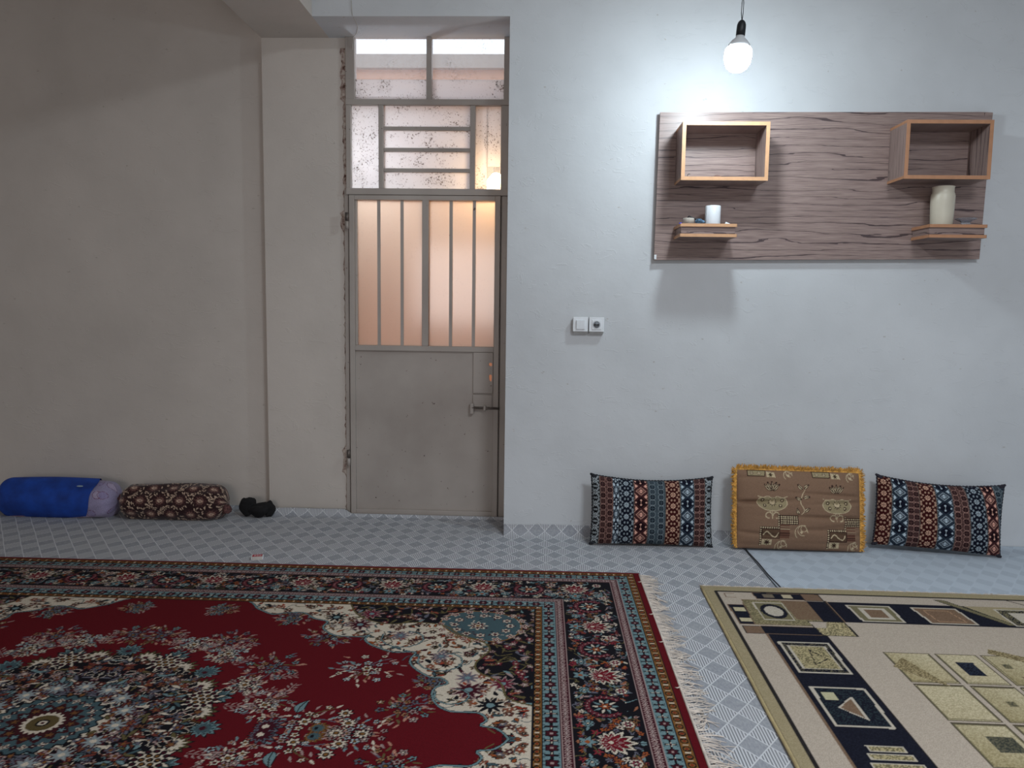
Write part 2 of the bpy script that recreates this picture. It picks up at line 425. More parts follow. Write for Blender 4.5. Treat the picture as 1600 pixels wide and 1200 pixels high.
    def strip_gold(a, b):
        m = band(a, b); q.c[m] = GOLD
        w_ = (b-a)/2; c0 = (a+b)/2; u = (d-c0)/w_; t = ((s_/.036) % 1)-.5
        rr = np.hypot(u*.5, t*1.15)
        q.c[m & (np.abs(rr-.30) < .07)] = NAVY
        q.c[m & (rr < .12)] = (128, 30, 26)
        q.c[m & (np.abs(np.abs(t)-.5) < .06) & (np.abs(u) < .45)] = CREAM
        q.c[m & (np.abs(u) > .86)] = NAVY
    def strip_blue(a, b):
        m = band(a, b); q.c[m] = BLUE
        w_ = (b-a)/2; c0 = (a+b)/2; u = (d-c0)/w_; per = .068
        t = ((s_/per) % 1)-.5; t2 = ((s_/per+.5) % 1)-.5
        px = per/w_*t; px2 = per/w_*t2
        rr = np.hypot(u, px); an = np.arctan2(u, px)
        q.c[m & (rr < .74+.12*np.cos(6*an))] = NAVY; q.c[m & (rr < .58+.12*np.cos(6*an))] = WINE; q.c[m & (rr < .2)] = PINK
        r2 = np.hypot(u, px2); a2 = np.arctan2(u, px2)
        k = np.abs(np.cos(2*a2))
        q.c[m & (r2 < .2+.65*k**3)] = NAVY
        q.c[m & (r2 < .1+.45*k**6) & (np.floor(s_/per) % 2 == 0)] = CREAM
        q.c[m & (r2 < .2)] = WINE
        q.c[m & (np.abs(u) > .93)] = NAVY
        q.c[m & (np.abs(((s_/.017) % 1)-.5) < .18) & (np.abs(np.abs(u)-.78) < .09)] = TEAL
    M0, M1 = .112, .31
    q.c[band(-.001, M0+.31)] = NAVY
    # main border motifs along both sides
    def at(k, off, t_): return (off, t_) if k == 0 else (t_, off)
    mc = (M0+M1)/2
    for k in (0, 1):
        ln = 1.10 if k == 0 else 1.53; cen = (1.74-mc) if k == 0 else (1.305-mc); hw = (M1-M0)/2-.012
        for _ in range(int(620*ln)):
            t_ = R.uniform(-.02, ln); o = cen+R.uniform(-hw, hw); x, y = at(k, o, t_); a = R.uniform(0, 2*PI); u = R.random()
            if u < .42: q.leaf(x, y, R.uniform(.018, .032), R.uniform(.006, .010), a, R.choice((PINK, SLATE, BLUE, ORANGE, (150, 96, 70), CREAM, OLIVE)))
            elif u < .62: q.flower(x, y, R.uniform(.008, .012), R.choice((CREAM, PINK, SLATE, (110, 40, 50))), NAVY, ORANGE, 5, a)
            elif u < .82: q.star(x, y, R.uniform(.010, .016), R.choice((ORANGE, (120, 80, 50), SLATE, CREAM, (128, 40, 50))), NAVY, 5, a, WINE)
            else: q.line(smooth_pts([(x, y), (x+.02*math.cos(a), y+.02*math.sin(a)), (x+.04*math.cos(a+1), y+.04*math.sin(a+1))]), .0035, R.choice((SLATE, OLIVE, BLUE)))
        i = 0; t_ = .0
        while t_ < ln:
            x, y = at(k, cen, t_); rot = 0 if k == 0 else PI/2
            if i % 2 == 0:
                q.palmette(x, y, .07, rot, CREAM, NAVY, (108, 16, 30), CREAM); q.star(x, y, .028, (112, 16, 32), PINK, 9, 0, CREAM)
                xx, yy = at(k, cen-.062, t_); q.star(xx, yy, .028, BLUE, NAVY, 5, rot, ORANGE)
            else:
                q.disc(x, y, .065, NAVY)
                for m in range(22):
                    a = m*2*PI/22+rot
                    if abs(((a-rot+PI) % (2*PI))-PI) > .6: q.flower(x+.052*math.cos(a), y+.052*math.sin(a), .010, (118, 44, 54), WINE, PINK, 5, a)
                for m in range(10):
                    a = m*2*PI/10; q.leaf(x+.028*math.cos(a), y+.028*math.sin(a), .026, .009, a, CREAM if m % 2 else BLUE)
                q.star(x, y, .018, ORANGE, WINE, 6, 0, CREAM)
            for sg in (-1, 1):
                xx, yy = at(k, cen+sg*.055, t_+.092); q.disc(xx, yy, .017, CREAM if sg > 0 else BLUE); q.flower(xx, yy, .013, (120, 40, 60) if sg > 0 else BLUE, NAVY, CREAM, 6)
            t_ += .185; i += 1
    strip_gold(0, .033); strip_blue(.033, .077); strip_chain(.077, M0)
    strip_chain(M1, .342); strip_blue(.342, .392); strip_gold(.392, .418)
    q.c[d < 0] = RED
    return q

def persian_rug():
    q = persian_quarter()
    c = q.c
    full = np.concatenate([c[::-1], c[1:]], 0); full = np.concatenate([full[:, ::-1], full[:, 1:]], 1)
    xs = np.concatenate([-q.x[::-1], q.x[1:]]); ys = np.concatenate([-q.y[::-1], q.y[1:]])
    return xs, ys, full

def rug_mesh(name, xs, ys, col, h, wob=.0):
    X, Y = np.meshgrid(xs, ys, indexing='ij')
    Z = np.full_like(X, h)
    Z += wob*(np.sin(X*3.1+Y*1.7)+np.sin(Y*4.3-X*1.1))*.5+wob
    ex = np.minimum(X-xs[0], xs[-1]-X); ey = np.minimum(Y-ys[0], ys[-1]-Y); e = np.minimum(ex, ey)
    Z = Z*np.clip(.35+e/.006, 0, 1)
    P = np.stack([X, Y, Z], -1)
    n, m = X.shape
    # skirt down to the floor
    V = P.reshape(-1, 3); idx = np.arange(n*m).reshape(n, m)
    loop = np.concatenate([idx[:, 0], idx[-1, 1:], idx[-2::-1, -1], idx[0, -2:0:-1]])
    low = V[loop].copy(); low[:, 2] = 0
    base = len(V); k = len(loop); li = np.arange(k)
    sk = np.stack([loop, base+li, base+(li+1) % k, loop[(li+1) % k]], -1)
    a = idx[:-1, :-1]; b = idx[1:, :-1]; c_ = idx[1:, 1:]; d_ = idx[:-1, 1:]
    q = np.concatenate([np.stack([a, b, c_, d_], -1).reshape(-1, 4), sk])
    cc = col.reshape(-1, 3)
    return raw_mesh(name, np.concatenate([V, low]), q, np.concatenate([cc, cc[loop]]))

def fringe_mesh(name, p0, p1, outdir, length, count, seed, spread=.4, thick=.0012, z=.006):
    """tassels of yarn lying on the floor, thin ribbons with thickness"""
    R = random.Random(seed); bm = bmesh.new(); p0 = Vector(p0); p1 = Vector(p1); o = Vector(outdir)
    side = (p1-p0).normalized()
    drift = 0
    for i in range(count):
        b = p0.lerp(p1, (i+R.random()*.8)/count); drift = .9*drift+R.uniform(-.25, .25)
        a = drift*spread+R.uniform(-.3, .3)*spread; L = length*R.uniform(.6, 1.15); pts = []
        for k in range(5):
            t = k/4; pts.append(b+o*(L*t*math.cos(a*t*1.4))+side*(L*t*math.sin(a*t*1.4)+.004*math.sin(t*6+i))+Vector((0, 0, z*(1-t)+.0015+.003*math.sin(t*PI)*R.random())))
        add_tube(bm, pts, [thick*1.6, thick*1.5, thick*1.3, thick*1.1, thick*.8], 4, False)
    return bm

# ------------------------------------------------------------------ materials
wall_m = plaster('old_white_plaster', (208, 211, 214))
wall_warm_m = plaster('warm_tinted_plaster', (210, 202, 194))  # off-white plaster; warm light of the left side put into its colour
ceil_m = plaster('ceiling_plaster', (205, 203, 198))
yard_m = plaster('salmon_render', (224, 168, 134), (180, 130, 102))
slab_m = plain('concrete_slab', (58, 60, 62), .9)
coping_m = plain('cement_coping', (170, 160, 150), .9)
black_plastic = plain('black_plastic', (24, 26, 30), .45)
white_plastic = plain('white_plastic', (226, 230, 234), .3, var=.02)
grey_plastic = plain('grey_plastic', (196, 200, 204), .4, var=.02)
dark_slot = plain('dark_slot', (20, 20, 22), .6)
steel = plain('worn_steel', (120, 112, 106), .5, .7, .2, 60)

def painted_metal():
    m, nt, b = new_mat('chipped_grey_paint')
    v = coords(nt); n = noise(nt, v, 3, 4); s = noise(nt, v, 42, 4, .7)
    base = ramp(nt, [(.3, L3(158, 149, 142)), (.7, L3(178, 170, 163))], n).outputs[0]
    chip = ramp(nt, [(.0, (0, 0, 0)), (.685, (0, 0, 0)), (.70, (1, 1, 1))], s, 'LINEAR').outputs[0]
    nt.links.new(mix(nt, chip, base, L3(70, 48, 40)), b.inputs['Base Color'])
    b.inputs['Roughness'].default_value = .42
    bump(nt, b, mth(nt, 'ADD', noise(nt, v, 9, 3), mth(nt, 'MULTIPLY', chip, -.4)), .25, .004)
    return m
metal_m = painted_metal()

def glass_mat(name, frost, speck, tint=(235, 232, 226)):
    m, nt, b = new_mat(name)
    nt.nodes.remove(b); out = nt.nodes['Material Output']
    tl = N(nt, 'ShaderNodeBsdfTranslucent'); tr = N(nt, 'ShaderNodeBsdfTransparent'); gl = N(nt, 'ShaderNodeBsdfGlossy'); df = N(nt, 'ShaderNodeBsdfDiffuse')
    tl.inputs[0].default_value = L3(*tint); tr.inputs[0].default_value = L3(*tint); gl.inputs['Roughness'].default_value = .12
    m1 = N(nt, 'ShaderNodeMixShader'); m2 = N(nt, 'ShaderNodeMixShader'); m3 = N(nt, 'ShaderNodeMixShader')
    m1.inputs[0].default_value = frost
    nt.links.new(tr.outputs[0], m1.inputs[1]); nt.links.new(tl.outputs[0], m1.inputs[2])
    m2.inputs[0].default_value = .06
    nt.links.new(m1.outputs[0], m2.inputs[1]); nt.links.new(gl.outputs[0], m2.inputs[2])
    v = coords(nt); s1 = noise(nt, v, 115, 4, .75); s2 = noise(nt, v, 12, 2)
    sp = ramp(nt, [(0, (0, 0, 0)), (.612, (0, 0, 0)), (.64, (1, 1, 1))], mth(nt, 'ADD', mth(nt, 'MULTIPLY', s1, .8), mth(nt, 'MULTIPLY', s2, .25))).outputs[0]
    df.inputs[0].default_value = L3(96, 74, 56)
    nt.links.new(mth(nt, 'MULTIPLY', sp, speck), m3.inputs[0])
    nt.links.new(m2.outputs[0], m3.inputs[1]); nt.links.new(df.outputs[0], m3.inputs[2])
    nt.links.new(m3.outputs[0], out.inputs[0])
    return m
frosted = glass_mat('frosted_glass', 1.0, .05, (238, 226, 214))
specked = glass_mat('speckled_frosted_glass', 1.0, .85, (224, 221, 220))
clearish = glass_mat('dusty_clear_glass', .15, .2, (250, 251, 252))

def wood(name, vertical=False):
    m, nt, b = new_mat(name)
    t = N(nt, 'ShaderNodeTexCoord'); sp = N(nt, 'ShaderNodeSeparateXYZ'); nt.links.new(t.outputs['Object'], sp.inputs[0])
    across = sp.outputs[1] if vertical else sp.outputs[2]
    sc = (1, 6, .9) if vertical else (.9, 1, 6)
    warp = noise(nt, coords(nt, sc), 1.5, 2, .45, .2); warp2 = noise(nt, coords(nt, (1, 22, 3) if vertical else (3, 1, 22)), 1.6, 3, .6)
    thick = noise(nt, coords(nt, (1, 10, 1.5) if vertical else (1.5, 1, 10)), 1.7, 2); f = noise(nt, coords(nt, (1, 200, 6) if vertical else (6, 1, 200)), 1.3, 4, .6)
    h = mth(nt, 'ADD', mth(nt, 'MULTIPLY', across, 28.), mth(nt, 'ADD', mth(nt, 'MULTIPLY', warp, 3.3), mth(nt, 'MULTIPLY', warp2, .55)))
    d = mth(nt, 'ABSOLUTE', mth(nt, 'SUBTRACT', mth(nt, 'FRACT', h), .5))
    w_ = mth(nt, 'MULTIPLY', ramp(nt, [(.36, (.12, .12, .12)), (.66, (1, 1, 1))], thick).outputs[0], .06)
    vv = mth(nt, 'LESS_THAN', d, w_)
    soft = ramp(nt, [(0, (.55, .55, .55)), (.25, (0, 0, 0))], d).outputs[0]
    base = ramp(nt, [(.3, L3(118, 98, 94)), (.5, L3(146, 126, 120)), (.7, L3(164, 144, 136))], f).outputs[0]
    base = mix(nt, mth(nt, 'MULTIPLY', soft, .35), base, L3(92, 72, 72))
    nt.links.new(mix(nt, mth(nt, 'MULTIPLY', vv, .82), base, L3(52, 38, 44)), b.inputs['Base Color'])
    b.inputs['Roughness'].default_value = .36; b.inputs['Specular IOR Level'].default_value = .4
    return m
wood_h = wood('dark_veined_laminate'); wood_v = wood('upright_veined_laminate', True)
edge_m = plain('beech_edge_band', (204, 156, 116), .45, var=.05)
edge_r = plain('beech_edge_band_dark', (182, 132, 98), .45, var=.05)  # darker beech tone for the box and ledge on the right

def carpet_mat(name, light, dark_, tint, contrast=1.):
    m, nt, b = new_mat(name)
    t = N(nt, 'ShaderNodeTexCoord'); sp = N(nt, 'ShaderNodeSeparateXYZ'); nt.links.new(t.outputs['Object'], sp.inputs[0])
    wob = noise(nt, t.outputs['Object'], 1.2, 2)
    x = mth(nt, 'ADD', sp.outputs[0], mth(nt, 'MULTIPLY', mth(nt, 'SUBTRACT', wob, .5), .02)); y = mth(nt, 'ADD', sp.outputs[1], sp.outputs[2])
    a = mth(nt, 'DIVIDE', mth(nt, 'SUBTRACT', x, .578), .0832); c = mth(nt, 'DIVIDE', mth(nt, 'SUBTRACT', y, 2.243), .1100)
    p = mth(nt, 'ADD', a, c); q = mth(nt, 'SUBTRACT', a, c)           # lattice diagonals
    fp = mth(nt, 'ABSOLUTE', mth(nt, 'SUBTRACT', mth(nt, 'FRACT', p), .5)); fq = mth(nt, 'ABSOLUTE', mth(nt, 'SUBTRACT', mth(nt, 'FRACT', q), .5))
    line = mth(nt, 'GREATER_THAN', mth(nt, 'MAXIMUM', fp, fq), .470)
    par = mth(nt, 'FRACT', mth(nt, 'MULTIPLY', mth(nt, 'ADD', mth(nt, 'FLOOR', p), mth(nt, 'FLOOR', q)), .5))
    striped = mth(nt, 'LESS_THAN', par, .25)
    bar = mth(nt, 'GREATER_THAN', mth(nt, 'FRACT', mth(nt, 'DIVIDE', x, .0083)), .52)
    fib = noise(nt, coords(nt, (1, .35, 1)), 160, 3, .7); big = noise(nt, coords(nt), 3.2, 3)
    darkc = mix(nt, ramp(nt, [(.3, (0, 0, 0)), (.7, (1, 1, 1))], fib).outputs[0], L3(*dark_), L3(*[int(v*.55+w_*.45) for v, w_ in zip(dark_, light)]))
    lightc = L3(*light)
    strc = mix(nt, mth(nt, 'MULTIPLY', bar, .9*contrast), lightc, L3(*[int(v*.85) for v in dark_]))
    col = mix(nt, striped, darkc, strc); col = mix(nt, mth(nt, 'MULTIPLY', line, contrast), col, lightc)
    col = mix(nt, ramp(nt, [(.35, (0, 0, 0)), (.75, (.35, .35, .35))], big).outputs[0], col, L3(*tint))
    nt.links.new(col, b.inputs['Base Color']); b.inputs['Roughness'].default_value = .85; b.inputs['Specular IOR Level'].default_value = .2
    bump(nt, b, mth(nt, 'ADD', fib, mth(nt, 'MULTIPLY', line, .5)), .4, .002)
    return m
carpet_m = carpet_mat('diamond_woven_carpet', (206, 208, 212), (136, 139, 147), (172, 172, 174))
carpet2_m = carpet_mat('diamond_woven_carpet_offcut', (196, 206, 216), (170, 179, 190), (176, 185, 195), .5)

# ------------------------------------------------------------------ the room
def struct(name, *a, m=None, more=(), label=None):
    o = box(name, *a, m, more=more); o['kind'] = 'structure'
    if label: o['label'] = label
    return o
XR, XL, YF = 4.0, -4.5, -3.2
struct('floor_slab', XL-.1, XR+.1, YF-.1, YC+.1, -.12, 0, m=slab_m)
struct('ceiling', XL-.1, XR+.1, YF-.1, YC+.2, ZC, ZC+.15, m=ceil_m)
struct('wall_back_right', JX, XR, YA, YB+.12, 0, ZC, m=wall_m)
struct('wall_back_lintel', CX+.355, JX, YA, YB+.02, ZB, ZC, m=wall_m)
struct('wall_back_middle', CX, DX, YB, YB+.12, 0, ZB, m=wall_warm_m)
struct('wall_back_left', XL, CX, YC, YC+.12, 0, ZC, m=wall_warm_m)
struct('wall_left', XL-.12, XL, YF, YC+.12, 0, ZC, m=wall_warm_m)
struct('wall_right', XR, XR+.12, YF, YC, 0, ZC, m=wall_m)
struct('wall_front', XL-.1, XR+.1, YF-.12, YF, 0, ZC, m=wall_m)
b = struct('trim_1', CX, CX+.355, YF, YB+.02, ZB, ZC, m=wall_warm_m, label='plastered ceiling beam running from the door wall towards the viewer')
# yard beyond the door
struct('wall_yard_far', -3.6, 2.2, 6.05, 6.2, -.1, 2.93, m=yard_m)
struct('trim_2', -3.6, 2.2, 6.0, 6.2, 2.93, 3.03, m=coping_m, label='cement coping on top of the yard wall')
struct('wall_yard_right', 1.0, 1.12, YB+.12, 6.05, -.1, 2.0, m=yard_m)
struct('wall_yard_left', -3.2, -3.08, YB+.12, 6.05, -.1, 2.0, m=yard_m)
struct('floor_yard', -3.6, 2.2, YB+.12, 6.2, -.22, -.1, m=yard_m)

# fitted carpet: flat pile, turned up a little where it meets the walls
def lip_noise(x): return math.sin(x*9)*.3+math.sin(x*23+1)*.2
def fitted(name, x0, x1, wallf, lipf, m, z0, label, cat=None, kind=None):
    xs = []
    x = x0
    while x < x1-.001: xs.append(x); x += .04
    xs.append(x1)
    for e in (CX, JX):
        if x0 < e < x1: xs += [e-.001, e+.001]
    xs = sorted(xs); rows = []
    for x in xs:
        yw = wallf(x)-.004; lp = lipf(x); r = [(YF+.02, z0), (0, z0), (2, z0), (3.3, z0)]
        rad = min(.05, lp+.01)
        r += [(yw-.10-rad, z0), (yw-rad, z0), (yw-rad*.45, z0+rad*.12), (yw-rad*.12, z0+rad*.45), (yw, z0+rad), (yw+.0, z0+max(lp, rad+.001))]
        rows.append([(x, y, z) for y, z in r])
    me = grid_mesh(name, np.array(rows)); o = link(name, me, m)
    so = o.modifiers.new('pile', 'SOLIDIFY'); so.thickness = .004; so.offset = -1
    props(o, label, cat)
    if kind: o['kind'] = kind
    return o
def wall_y(x): return YC if x < CX else (YB-.035 if x < JX else YA)
def lip(x):
    if x < CX: return .012
    if x < DX: return .026+.006*lip_noise(x)
    if x < JX: return .004
    return .052+.012*lip_noise(x*.6)-.02*max(0, (x-.5)/.5)
fitted('floor', XL+.01, .992, wall_y, lip, carpet_m, .006, 'grey diamond-patterned fitted carpet, its edge turned up at the wall right of the door', None, 'structure')
o = box('carpet_piece', 1.0, XR-.01, YF+.02, YA-.004, .0, .006, carpet2_m)
props(o, 'paler bluish-grey carpet piece right of the seam under the brown cushion', 'carpet')

# ------------------------------------------------------------------ door
door = empty('door_1', (0, 0, 0), 'grey painted metal door with barred frosted panes and a solid lower panel', None, None, 'structure')
FY = YB-.02
# fixed frame
box('door_frame', -1.045, -1.024, FY+.01, YB+.09, .0, 1.752, metal_m, door, .002, more=((-.216, -.172, FY+.01, YB+.09, 0, 1.724), (-.235, -.216, FY+.042, YB+.09, 0, 1.724), (-1.024, -1.008, FY+.042, YB+.09, 0, 1.724)))
leaf_parts = [(-1.018, -.990, FY-.005, FY+.04, .012, 1.722), (-.250, -.222, FY-.005, FY+.04, .012, 1.722),
              (-.990, -.250, FY-.004, FY+.04, 1.698, 1.722), (-.990, -.250, FY-.004, FY+.04, .908, .936), (-.990, -.250, FY-.004, FY+.04, .012, .044),
              (-.632, -.598, FY-.005, FY+.04, .936, 1.70), (-.990, -.978, FY+.008, FY+.03, .936, 1.70)]
box('door_leaf_frame', *leaf_parts[0], metal_m, door, .002, more=leaf_parts[1:])
def plate_with_holes():
    """lower sheet-metal panel; round spy hole and key hole pierce the lock plate"""
    bm = bmesh.new(); add_box(bm, -.990, -.250, FY+.012, FY+.020, .044, .908); return bm
lo = plate_with_holes(); panel = bm_obj('lower_panel', lo, metal_m, door)
lock = box('lock_plate', -.358, -.252, FY+.000, FY+.011, .688, .907, metal_m, door, .002)
box('latch_plate', -.358, -.256, FY+.002, FY+.010, .60, .680, metal_m, door, .001)
def cutter(pts, y0=YB-.15, y1=YB+.15):
    bm = bmesh.new(); A = [bm.verts.new((x, y0, z)) for x, z in pts]; B = [bm.verts.new((x, y1, z)) for x, z in pts]
    bm.faces.new(A); bm.faces.new(B[::-1]); n = len(pts)
    for i in range(n): bm.faces.new((A[i], A[(i+1) % n], B[(i+1) % n], B[i]))
    return bm
def pierce(ob, bmc):
    co = bm_obj('cut', bmc, None); mo = ob.modifiers.new('b', 'BOOLEAN'); mo.operation = 'DIFFERENCE'; mo.object = co; mo.solver = 'EXACT'
    dg = bpy.context.evaluated_depsgraph_get(); ev = ob.evaluated_get(dg); me = bpy.data.meshes.new_from_object(ev)
    ob.modifiers.clear(); ob.data = me; bpy.data.objects.remove(co)
for ob in (lock, panel):
    pierce(ob, cutter([(-.2655+.0095*math.cos(t), .843+.0095*math.sin(t)) for t in (k*PI/8 for k in range(16))]))
    pierce(ob, cutter([(-.2655+.008*math.cos(t), .781+.008*math.sin(t)) for t in (k*PI/8 for k in range(9))]+[(-.272, .762), (-.267, .752), (-.260, .752), (-.258, .765)]))
for x in (-.8635, -.7405, -.4815, -.3595):
    box('bar', x-.0085, x+.0085, FY+.012, FY+.018, .936, 1.70, metal_m, door)
box('glass_pane', -.978, -.632, FY+.026, FY+.030, .934, 1.70, frosted, door)
box('glass_pane', -.598, -.250, FY+.026, FY+.030, .934, 1.70, frosted, door)
bolt = box('slide_bolt', -.372, -.352, FY-.018, FY+.002, .578, .635, metal_m, door, .003)
tube('bolt_rod', [(-.362, FY-.012, .612), (-.215, FY-.012, .609)], .0065, steel, bolt)
box('bolt_keeper', -.300, -.288, FY-.020, FY+.004, .598, .624, metal_m, bolt, .002)
for z in (1.59, .33):
    h = tube('hinge', [(-1.026, FY-.014, z-.045), (-1.026, FY-.014, z-.005)], .009, metal_m, door)
    tube('hinge_knuckle', [(-1.026, FY-.014, z-.002), (-1.026, FY-.014, z+.040)], .0095, steel, h)
# window above the door
win = empty('window_1', (0, 0, 0), 'fixed metal fanlight of three rows of old glass above the door', None, None, 'structure')
fr = [(-1.032, -.172, FY-.005, FY+.05, 2.180, 2.209), (-1.032, -.172, FY-.005, FY+.05, 1.724, 1.757), (-1.032, -1.006, FY, FY+.05, 1.757, 2.18),
      (-.861, -.836, FY, FY+.05, 1.757, 2.18), (-.384, -.357, FY, FY+.05, 1.757, 2.18), (-.224, -.172, FY, FY+.05, 1.757, 2.18),
      (-1.032, -.985, FY, FY+.05, 2.209, ZB), (-.612, -.585, FY, FY+.05, 2.209, ZB), (-.212, -.172, FY, FY+.05, 2.209, ZB)]
box('window_frame', *fr[0], metal_m, win, .002, more=fr[1:])
for z in (2.054, 1.946, 1.842): box('louvre_bar', -.836, -.384, FY+.004, FY+.028, z, z+.019, metal_m, win, .002)
for z0, z1 in ((2.070, 2.182), (1.962, 2.056), (1.858, 1.948), (1.755, 1.844)):
    bm = bmesh.new(); add_box(bm, -.837, -.383, FY+.018, FY+.022, z0, z1)
    bm_obj('louvre_glass', bm, specked, win)
box('glass_pane', -1.006, -.860, FY+.024, FY+.028, 1.755, 2.182, specked, win)
box('glass_pane', -.358, -.296, FY+.024, FY+.028, 1.755, 2.182, specked, win, more=((-.296, -.224, FY+.024, FY+.028, 1.875, 2.182),))
box('glass_pane', -.296, -.224, FY+.0245, FY+.0275, 1.755, 1.8745, clearish, win)
for x0, x1 in ((-.987, -.611), (-.586, -.211)):
    box('glass_pane', x0, x1, FY+.024, FY+.028, 2.315, ZB, clearish, win)
    box('glass_pane', x0, x1, FY+.024, FY+.028, 2.205, 2.314, specked, win)
# warm bulb on the yard side
def emis(name, col, st):
    m, nt, b = new_mat(name); b.inputs['Base Color'].default_value = (.9, .9, .9, 1)
    b.inputs['Emission Color'].default_value = col; b.inputs['Emission Strength'].default_value = st; return m
yl = empty('yard_lamp', (-.258, 4.30, 1.795), 'warm glowing bulb outside behind the lower right fanlight pane', 'lamp')
lathe('bulb', [(0, -.055), (.03, -.048), (.05, -.022), (.056, .01), (.050, .04), (.028, .066), (.016, .078), (0, .079)], emis('warm_filament_glow', (1, .70, .40, 1), 28), yl)
lathe('bulb_socket', [(0, .07), (.018, .07), (.018, .12), (0, .122)], black_plastic, yl)
tube('wall_arm', [(0, 0, .118), (.0, 0, .14), (.03, 0, .155), (.10, -.01, .155), (.14, -.03, .155), (.15, -.062, .155)], .006, black_plastic, yl)
# white lamp further out in the yard, on the left
yw = empty('yard_lamp', (-.94, 4.50, 1.90), 'cold white glow behind the left pane of the fanlight', 'lamp')
lathe('bulb', [(0, -.05), (.03, -.04), (.045, -.015), (.048, .01), (.04, .04), (.02, .06), (0, .062)], emis('cold_lamp_glow', (.84, .92, 1, 1), 80), yw)
lathe('bulb_socket', [(0, .06), (.02, .06), (.02, .10), (0, .102)], black_plastic, yw)
tube('post', [(0, 0, .10), (0, .05, .14), (0, .10, .10), (0, .11, -1.0), (0, .11, -1.96)], .012, black_plastic, yw)
# thin cable along the side of the fanlight
cb = tube('thin_cable', [(-.930, YA-.003, 2.60), (-.925, YA-.003, 2.525), (-.922, YA+.03, 2.516), (-.928, YA+.12, 2.515), (-.95, YA+.20, 2.515), (-.985, YB-.035, 2.512), (-.992, YB-.03, 2.45)], .0018, plain('old_cable', (200, 196, 190), .6))
props(cb, 'thin cable crossing the underside of the lintel above the door', 'cable')
for x, l in ((-1.075, 'small dark hook in the lintel near the ceiling beam'), (-.12, 'small dark hook high on the wall right of the fanlight')):
    o = tube('wall_hook', [(x, YA+.004, 2.625), (x, YA-.02, 2.622), (x+.004, YA-.03, 2.61), (x+.008, YA-.026, 2.595)], .0045, black_plastic)
    props(o, l, 'hook')

# ragged plaster edge beside the door frame, paint gone and old layers showing
m_, nt, b = new_mat('flaked_plaster'); n_ = noise(nt, coords(nt), 38, 4, .7)
nt.links.new(ramp(nt, [(.35, L3(96, 66, 58)), (.46, L3(170, 150, 140)), (.6, L3(206, 196, 186)), (.72, L3(120, 84, 70))], n_).outputs[0], b.inputs['Base Color']); b.inputs['Roughness'].default_value = .9; bump(nt, b, n_, .8, .01)
bm = bmesh.new(); R = random.Random(12); rows = []
for k in range(126):
    z = .03+k*.0195; wd = .010+.010*abs(math.sin(k*.9+2*math.sin(k*.23)))+(.016 if abs(z-1.59) < .05 or abs(z-.30) < .07 else 0)+(.010 if z > 2.2 else 0)+R.uniform(0, .006)
    rows.append([bm.verts.new((DX-wd, YB-.0005, z)), bm.verts.new((DX-wd*.6, YB-.004-R.uniform(0, .003), z)), bm.verts.new((DX+.001, YB-.005, z)), bm.verts.new((DX+.001, YB+.01, z))])
for A_, B_ in zip(rows, rows[1:]):
    for i in range(3): bm.faces.new((A_[i], A_[i+1], B_[i+1], B_[i]))
fe = bm_obj('trim_3', bm, m_); fe['kind'] = 'structure'; fe['label'] = 'flaked plaster edge left of the door frame'

# ------------------------------------------------------------------ hanging lamp
lamp = empty('pendant_bulb', (.785, 3.27, 2.303), 'bare white LED bulb glowing on its cord in front of the board', 'lamp')
lampt = Euler((.03, .07, 0)).to_matrix().to_4x4()
bm = bmesh.new()
add_tube(bm, [(.0, 0, 0), (.003, .0, .03), (.004, 0, .07), (.001, 0, .10), (0, 0, .5), (.01, 0, ZC-2.303)], .0016, 6)
add_tube(bm, [(.0, 0, 0), (-.004, .0, .03), (-.003, 0, .07), (.001, 0, .10), (.002, .002, .5), (.012, 0, ZC-2.303)], .0016, 6)
bm_obj('cord', bm, black_plastic, lamp, True)
sk = lathe('bulb_socket', [(0, .004), (.008, .003), (.014, -.004), (.0175, -.014), (.018, -.03), (.018, -.056), (0, -.056)], black_plastic, lamp)
cl = lathe('bulb_collar', [(.0, -.055), (.0165, -.056), (.018, -.064), (.030, -.074), (.041, -.088), (.046, -.102), (.046, -.104), (0, -.104)], white_plastic, lamp)
dm = lathe('bulb_dome', [(0, -.104), (.0490, -.1045), (.053, -.115), (.054, -.138), (.050, -.162), (.040, -.180), (.024, -.193), (0, -.198)], emis('led_glow', (.80, .93, 1, 1), LAMP_STRENGTH), lamp)
for o in (sk, cl): o.matrix_local = lampt
dm.parent = cl
_m = dm.data.materials[0]; _nt = _m.node_tree; _t = N(_nt, 'ShaderNodeTexCoord'); _s = N(_nt, 'ShaderNodeSeparateXYZ'); _nt.links.new(_t.outputs['Object'], _s.inputs[0])
_r = N(_nt, 'ShaderNodeMapRange'); _r.inputs['From Min'].default_value = -.105; _r.inputs['From Max'].default_value = -.185; _r.inputs['To Min'].default_value = LAMP_STRENGTH*.55; _r.inputs['To Max'].default_value = LAMP_STRENGTH*1.35
_nt.links.new(_s.outputs[2], _r.inputs[0]); _nt.links.new(_r.outputs[0], _nt.nodes['Principled BSDF'].inputs['Emission Strength'])

